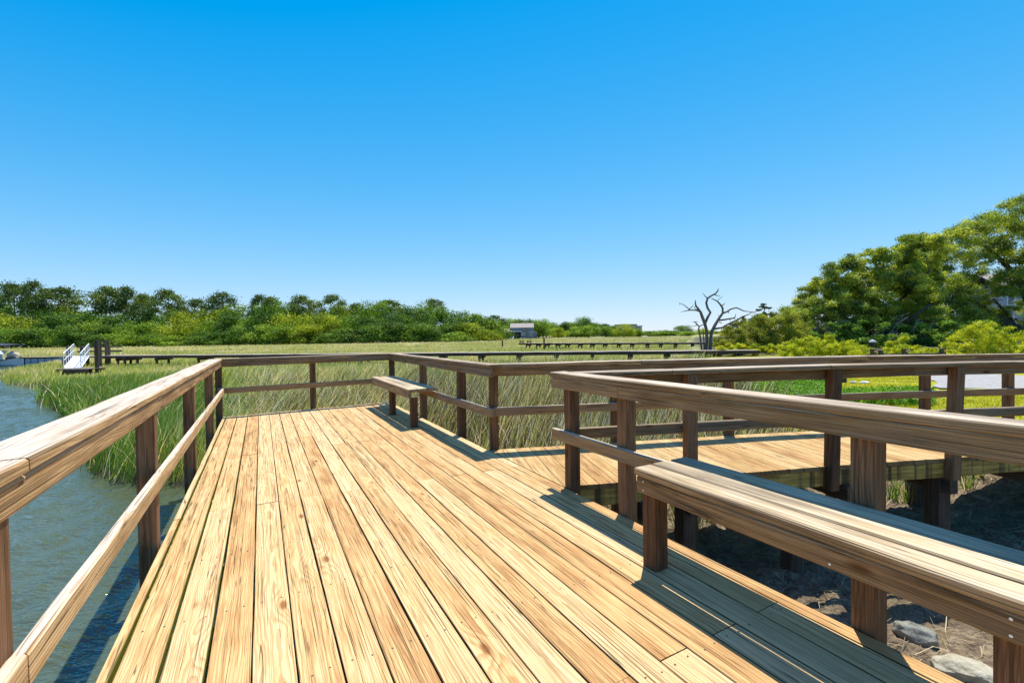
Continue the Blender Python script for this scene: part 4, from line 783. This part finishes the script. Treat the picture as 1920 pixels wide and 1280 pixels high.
b=MB(); b.box((cx_-.2,cy_,WATER+.85),(.7,.7,.75)); b.obj('console',M['hull'],bt); b=MB(); b.beam((cx_+.35,cy_-.5,WATER+1.35),(cx_+.35,cy_+.5,WATER+1.35),.03,.42,up=(.5,0,1)); b.obj('windshield',M['glass'],bt)
xo=at(25,665,45)[0]; b=MB(); b.tube([(xo-.45,cy_,WATER+.75),(xo-.35,cy_,WATER+1.0),(xo-.05,cy_,WATER+1.15),(xo+.3,cy_,WATER+1.05),(xo+.42,cy_,WATER+.8)],[.12,.28,.33,.28,.12],9); b.obj('rolled_cover',M['beige'],bt,True); b=MB(); b.box((xo,cy_,WATER+.72),(.75,.8,.3)); b.obj('seat',M['blk'],bt)
# ------------------------------------------------------------------ houses
M['roof']=plain('grey_shingle_roof',(.36,.31,.265),.9,.2); M['wallb']=plain('blue_grey_siding',(.155,.185,.23),.8,.2); M['white']=plain('white_trim',(.72,.74,.76),.6,.3); M['pane']=plain('window_glass',(.05,.07,.10),.15,.6); M['broof']=plain('brown_porch_roof',(.36,.26,.20),.9,.2); M['shade']=plain('dark_porch',(.045,.045,.06),.9,.1); M['tan']=plain('tan_siding',(.40,.34,.24),.9,.2); M['taupe']=plain('taupe_roof',(.30,.24,.18),.9,.2); M['greyw']=plain('grey_siding',(.42,.44,.46),.8,.2); M['pink']=plain('pink_tile_roof',(.50,.33,.27),.9,.2); M['bluew']=plain('blue_siding',(.25,.32,.44),.8,.2)
def gable(par,c,L,Wd,z0,zr,mat,name='roof',axis=0,ov=.35):
    x,y=c; b=MB(); th=.18
    if axis==0: E=[(x-L/2-ov,x+L/2+ov)]; a,c_=E[0]; V=[(a,y-Wd/2-ov,z0),(c_,y-Wd/2-ov,z0),(c_,y,zr),(a,y,zr),(a,y+Wd/2+ov,z0),(c_,y+Wd/2+ov,z0)]
    else: a,c_=y-L/2-ov,y+L/2+ov; V=[(x+Wd/2+ov,a,z0),(x+Wd/2+ov,c_,z0),(x,c_,zr),(x,a,zr),(x-Wd/2-ov,a,z0),(x-Wd/2-ov,c_,z0)]
    V=V+[(p[0],p[1],p[2]-th) for p in V]; b.add(V,[(0,1,2,3),(3,2,5,4),(9,8,7,6),(10,11,8,9),(0,6,7,1),(4,5,11,10),(1,7,8,2),(2,8,11,5),(0,3,9,6),(3,4,10,9)]); return b.obj(name,mat,par)
def wallbox(par,c,d,mat,name='wall',gz=None,axis=0):
    b=MB(); b.box(c,d); x,y,z=c; L,Wd,h=d
    if gz is not None:
        for s_ in (-1,1):
            if axis==0: e=x+s_*L/2; b.add([(e,y-Wd/2,z+h/2),(e,y+Wd/2,z+h/2),(e,y,gz)],[(0,1,2)])
            else: e=y+s_*Wd/2; b.add([(x-L/2,e,z+h/2),(x+L/2,e,z+h/2),(x,e,gz)],[(0,1,2)])
    return b.obj(name,mat,par)
def window(par,x,y,z,w_,h,mat_f=None):
    b=MB(); b.box((x,y-.05,z),(w_,.10,h)); f=b.obj('window',mat_f or M['white'],par); b=MB(); b.box((x,y-.105,z),(w_*.72,.03,h*.8)); p=b.obj('pane',M['pane'],par); p.parent=f; p.matrix_parent_inverse=Matrix.Identity(4); return f
Y=200.; k=Y/FPX
h=thing('house',at(975,638,Y),'grey roofed blue grey house with a small porch gable, beyond the marsh','house')
G=lambda x,y: at(x,y,Y)
xl,xr=G(958,620)[0],G(1000,620)[0]; zb=G(975,637)[2]; ze=G(975,613.5)[2]; zr=G(975,605.5)[2]
wallbox(h,((xl+xr)/2,Y+4,(zb+ze)/2),(xr-xl,8,ze-zb),M['wallb'],gz=zr-.1); gable(h,((xl+xr)/2,Y+4),xr-xl,8,ze-.1,zr,M['roof'])
px0,px1=G(941,620)[0],G(960,620)[0]; zp=G(950,621)[2]; wallbox(h,((px0+px1)/2,Y+1,(zb+zp)/2),(px1-px0,6,zp-zb),M['shade'],'porch_wall'); b=MB(); b.add([(px0-.3,Y-2.4,zp-.15),(px1+.2,Y-2.4,zp-.15),(px1-.1,Y+3,G(950,616)[2]),(px0+.9,Y+3,G(950,616)[2])],[(0,1,2,3)]); o=b.obj('porch_roof',M['broof'],h); sd=o.modifiers.new('s','SOLIDIFY'); sd.thickness=.2
px0,px1=G(960,620)[0],G(977,620)[0]; z2=G(968,621.5)[2]; wallbox(h,((px0+px1)/2,Y-.2,(zb+z2)/2),(px1-px0,3.6,z2-zb),M['shade'],'porch_wall'); b=MB(); b.box(((px0+px1)/2,Y-.4,z2+.08),(px1-px0+.2,4.4,.3)); b.obj('porch_roof',M['white'],h)
px0,px1=G(976,620)[0],G(1000,620)[0]; zc=G(985,622)[2]; wallbox(h,((px0+px1)/2,Y-.8,(zb+zc)/2),(px1-px0,4.5,zc-zb),M['wallb'],'sunroom_wall'); b=MB(); b.box(((px0+px1)/2,Y-.8,zc+.06),(px1-px0+.3,4.9,.2)); b.obj('sunroom_roof',M['white'],h)
gx=G(984,620)[0]; wallbox(h,(gx,Y-1.6,(zb+zc)/2+.1),(G(991,620)[0]-G(977.5,620)[0],3.6,zc-zb),M['wallb'],'entry_wall',G(984,617)[2],1); gable(h,(gx,Y-1.6),3.6,G(991,620)[0]-G(977.5,620)[0],zc+.0,G(984,616.5)[2],M['roof'],'entry_roof',1)
for x in (978.2,980.5,983): window(h,G(x,626)[0],Y-3.42,G(980,626)[2],.5,1.2)
for x in (988,991,994.5,997.5): window(h,G(x,626)[0],Y-3.06,G(980,627)[2],.5,1.5)
window(h,G(1005,625)[0]-.2,Y+3,G(1005,624)[2],.9,1.3); b=MB(); b.box((G(1004,627)[0],Y+3.6,(zb+zc)/2),(1.9,1.1,zc-zb)); b.obj('side_bay',M['wallb'],h)
for dx in (0,1.0):
    b=MB(); b.beam(G(956,636)+np.array([dx,-6,0]),G(959,630.5)+np.array([dx,-4,0]),.2,.25); b.obj('stair_stringer',M['white'],h)
Y2=260.; G2=lambda x,y: at(x,y,Y2)
h=thing('house',G2(1180,634),'big tan flat roofed house rising behind trees, far right of middle','house')
def blk(par,x0,x1,y0,y1,Y_,dep,mat,name): a=at(x0,y0,Y_); c_=at(x1,y1,Y_); b=MB(); b.box(((a[0]+c_[0])/2,Y_+dep/2,(a[2]+c_[2])/2),(c_[0]-a[0],dep,a[2]-c_[2])); return b.obj(name,mat,par)
blk(h,1161,1194,609.5,636,Y2,12,M['tan'],'wall'); blk(h,1160.5,1195,607.8,609.4,Y2-.3,12.6,M['taupe'],'roof'); blk(h,1195,1204,611.5,636,Y2+1,8,M['greyw'],'side_wall'); blk(h,1194.8,1205,610.4,611.5,Y2+.8,8.4,M['taupe'],'side_roof'); blk(h,1156,1192,621.5,623,Y2-3,3,M['white'],'porch_roof')
for x in (1166,1176,1186): 
    for y in (614,628): window(h,G2(x,y)[0],Y2-.02,G2(x,y)[2],1.3,1.8)
window(h,G2(1200,616)[0],Y2+.98,G2(1200,616)[2],1.2,2.)
for x0,x1,yr,ye,yb,Y_,rm,wm,lab in [(1271,1299,624,627.5,633,245,M['pink'],M['white'],'low house with a pink tiled roof left of the dead tree'),(1256,1270,623.5,627,633,250,M['roof'],M['bluew'],'small blue grey house left of the pink roofed one'),(1243,1257,624.5,627.5,632,262,M['pink'],M['white'],'tiny pale house with brown roof among the far shrubs'),(1216,1231,624.5,628,633,262,M['roof'],M['greyw'],'grey cottage right of the big tan house'),(1206,1217,629.5,632,634.5,200,M['taupe'],M['shade'],'small open pavilion at the marsh edge below the tan house')]:
    h=thing('house',at((x0+x1)/2,yb,Y_),lab,'house','small far houses'); a=at(x0,ye,Y_); c_=at(x1,yb+3,Y_); zr=at(x0,yr,Y_)[2]; xm=(a[0]+c_[0])/2
    wallbox(h,(xm,Y_+3.5,(a[2]+c_[2])/2),(c_[0]-a[0]-.6,7,a[2]-c_[2]),wm,gz=zr-.15); gable(h,(xm,Y_+3.5),c_[0]-a[0]-.6,7,a[2]-.05,zr,rm)
    if Y_>210: window(h,xm-1.2,Y_-.02,(a[2]+c_[2])/2+.5,1.,1.1); window(h,xm+1.4,Y_-.02,(a[2]+c_[2])/2+.5,1.,1.1)
# house glimpsed behind the right oak
Y3=82.; h=thing('house',at(1915,660,Y3),'pale house with a wooden porch glimpsed through the right hand oak','house')
blk(h,1880,2010,532,600,Y3+3,9,M['greyw'],'upper_wall'); blk(h,1870,2010,600,672,Y3+4,8,M['wallb'],'lower_wall'); blk(h,1860,1990,597,600,Y3,4,M['broof'],'porch_floor'); blk(h,1840,1862,587,589,Y3,.2,M['white'],'porch_rail')
for x in (1846,1866,1905,1940): blk(h,x-1.6,x+1.6,585,665,Y3,.35,M['beige'],'porch_post')
for x in (1895,1935): window(h,at(x,560,Y3+3)[0],Y3+2.98,at(x,560,Y3)[2],1.6,2.2)
a=at(1876,534,Y3+3); c_=at(2012,534,Y3+3); gable(h,((a[0]+c_[0])/2,Y3+7.5),c_[0]-a[0],9,a[2],a[2]+2.6,M['roof'])
# ------------------------------------------------------------------ street furniture by the lawn
lp=at(1636,650,32); t=thing('garden_lamp',(lp[0],32,-.4),'small dark lamp post with a pale cap in front of the live oak','lamp post'); zc=at(1636,640,32)[2]
b=MB(); b.tube([(lp[0],32,-.5),(lp[0],32,zc-.35)],[.06,.05],8); b.obj('pole',M['blk'],t); b=MB(); b.tube([(lp[0],32,zc-.35),(lp[0],32,zc-.05)],[.11,.17],8); b.obj('lantern',M['blk'],t); b=MB(); b.tube([(lp[0],32,zc-.05),(lp[0],32,zc+.05),(lp[0],32,zc+.14)],[.23,.17,.03],10); b.obj('cap',M['float'],t)
M['refl']=plain('orange_reflector',(.75,.28,.14),.4,.5)
gx0,gx1=at(1628,660,20)[0],at(1771,660,20)[0]
t=thing('guard_rail',((gx0+gx1)/2,20,-.4),'low dark timber guard rail with round orange reflectors behind the walkway','guard rail')
b=MB(); zr=at(1700,663.2,20)[2]; b.beam((gx0,20,zr-.06),(gx1,20,zr-.06),.14,.14); b.obj('rail',M['blk'],t)
for x,yt,rf in ((1636,654.5,1),(1650,656.5,0),(1695,654,1),(1766,653.5,1)):
    p=at(x,yt,19.9); b=MB(); b.box((p[0],19.86,(p[2]-.5)/2),(.20 if rf else .14,.12,p[2]+.5)); q=b.obj('post',M['blk'],t)
    if rf:
        b=MB(); cxr=p[0]+.045; b.add([(cxr+.055*math.cos(a_),19.79,p[2]-.09+.055*math.sin(a_)) for a_ in np.linspace(0,2*PI,13)[:-1]]+[(cxr+.055*math.cos(a_),19.81,p[2]-.09+.055*math.sin(a_)) for a_ in np.linspace(0,2*PI,13)[:-1]],[tuple(range(12)),tuple(range(23,11,-1))]+[(i,12+i,12+(i+1)%12,(i+1)%12) for i in range(12)]); b.obj('reflector',M['refl'],t)
# low grey footbridge by the lawn
Yp=12.6; p0,p1=at(1468,708,Yp),at(1562,709,Yp); zt=p0[2]; t=thing('footbridge',((p0[0]+p1[0])/2,Yp,-.4),'low grey plank footbridge on short posts at the lawn edge','footbridge')
b=MB()
for i in range(5): b.beam((p0[0],Yp+i*.15,zt-.02),(p1[0]+.25,Yp+i*.15-.1,zt-.02),.14,.04,wob=.003)
b.obj('decking',M['pier'],t); b=MB(); b.beam((p0[0]+.5,Yp-.08,zt-.09),(p1[0]+.25,Yp-.16,zt-.09),.04,.12); b.obj('side_beam',M['pier'],t)
for x in (1474,1491,1509,1531):
    q=at(x,715,Yp); b=MB(); b.box((q[0],Yp+.2,(zt-.6)/2-.02),(.09,.09,zt+.56)); b.obj('leg',M['post'],t)
b=MB(); b.beam((p0[0]+.1,Yp+.3,-.36),(at(1505,715,Yp)[0],Yp+.25,-.36),.1,.05); b.obj('lower_plank',M['pier'],t)
# ------------------------------------------------------------------ light, sky, camera
SUN=Vector((.122,.31,.9)).normalized(); az=math.atan2(SUN.x,SUN.y); el=math.asin(SUN.z)
L=bpy.data.lights.new('sun','SUN'); L.energy=4.9; L.angle=math.radians(.5); L.color=(1.,.955,.88); o=bpy.data.objects.new('sun',L); COL.objects.link(o); o.rotation_euler=SUN.to_track_quat('Z','Y').to_euler(); o.location=(0,0,30)
wd=bpy.data.worlds.new('World'); S.world=wd; wd.use_nodes=True; nt=wd.node_tree; bg=nt.nodes['Background']
sk=nt.nodes.new('ShaderNodeTexSky'); sk.sky_type='NISHITA'; sk.sun_disc=False; sk.sun_elevation=el; sk.sun_rotation=az; sk.altitude=0; sk.air_density=1.; sk.dust_density=0.; sk.ozone_density=10.
def vm(op,a,b):
    q=nt.nodes.new('ShaderNodeVectorMath'); q.operation=op
    for i,k in enumerate((a,b)):
        if isinstance(k,tuple): q.inputs[i].default_value=k
        else: nt.links.new(k,q.inputs[i])
    return q.outputs[0]
gm=nt.nodes.new('ShaderNodeGamma'); gm.inputs[1].default_value=1.096; nt.links.new(vm('MULTIPLY',sk.outputs[0],(.15,)*3),gm.inputs[0]); hc=gm.outputs[0]
num=vm('MULTIPLY',hc,(3.10*.852,3.10*.908,3.10)); den=vm('ADD',vm('MULTIPLY',hc,(2.914,)*3),(1.,1.,1.))
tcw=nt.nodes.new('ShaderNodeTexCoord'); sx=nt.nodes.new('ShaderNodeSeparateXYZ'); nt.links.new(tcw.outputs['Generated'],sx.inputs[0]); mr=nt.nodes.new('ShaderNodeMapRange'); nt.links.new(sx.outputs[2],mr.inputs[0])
for i,k in enumerate((.60,.88,1.50,1.02)): mr.inputs[i+1].default_value=k          # saturation cut overhead, added to recolour the shadows
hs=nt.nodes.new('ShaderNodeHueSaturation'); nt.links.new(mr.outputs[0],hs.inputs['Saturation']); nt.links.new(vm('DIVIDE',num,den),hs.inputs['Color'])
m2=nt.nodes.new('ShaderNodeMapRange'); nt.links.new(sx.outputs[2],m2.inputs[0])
for i,k in enumerate((.60,.85,1.,.74)): m2.inputs[i+1].default_value=k  # green cut overhead as well, added to turn the shadows bluer
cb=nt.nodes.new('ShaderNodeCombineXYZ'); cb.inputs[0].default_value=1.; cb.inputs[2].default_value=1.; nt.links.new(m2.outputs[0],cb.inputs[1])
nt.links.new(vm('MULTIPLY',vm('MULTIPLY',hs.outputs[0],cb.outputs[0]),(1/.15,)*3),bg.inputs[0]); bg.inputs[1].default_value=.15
cam=bpy.data.cameras.new('camera'); cam.sensor_width=36; cam.lens=FPX/1920*36; cam.clip_start=.05; cam.clip_end=5000; co=bpy.data.objects.new('camera',cam); COL.objects.link(co)
co.matrix_world=Matrix(((CR[0],CU[0],-CF[0],0),(CR[1],CU[1],-CF[1],0),(CR[2],CU[2],-CF[2],CH),(0,0,0,1))); S.camera=co
S.view_settings.view_transform='Standard'; S.view_settings.look='None'; S.view_settings.exposure=.35; S.view_settings.gamma=1.
S.cycles.max_bounces=8; S.cycles.transparent_max_bounces=8
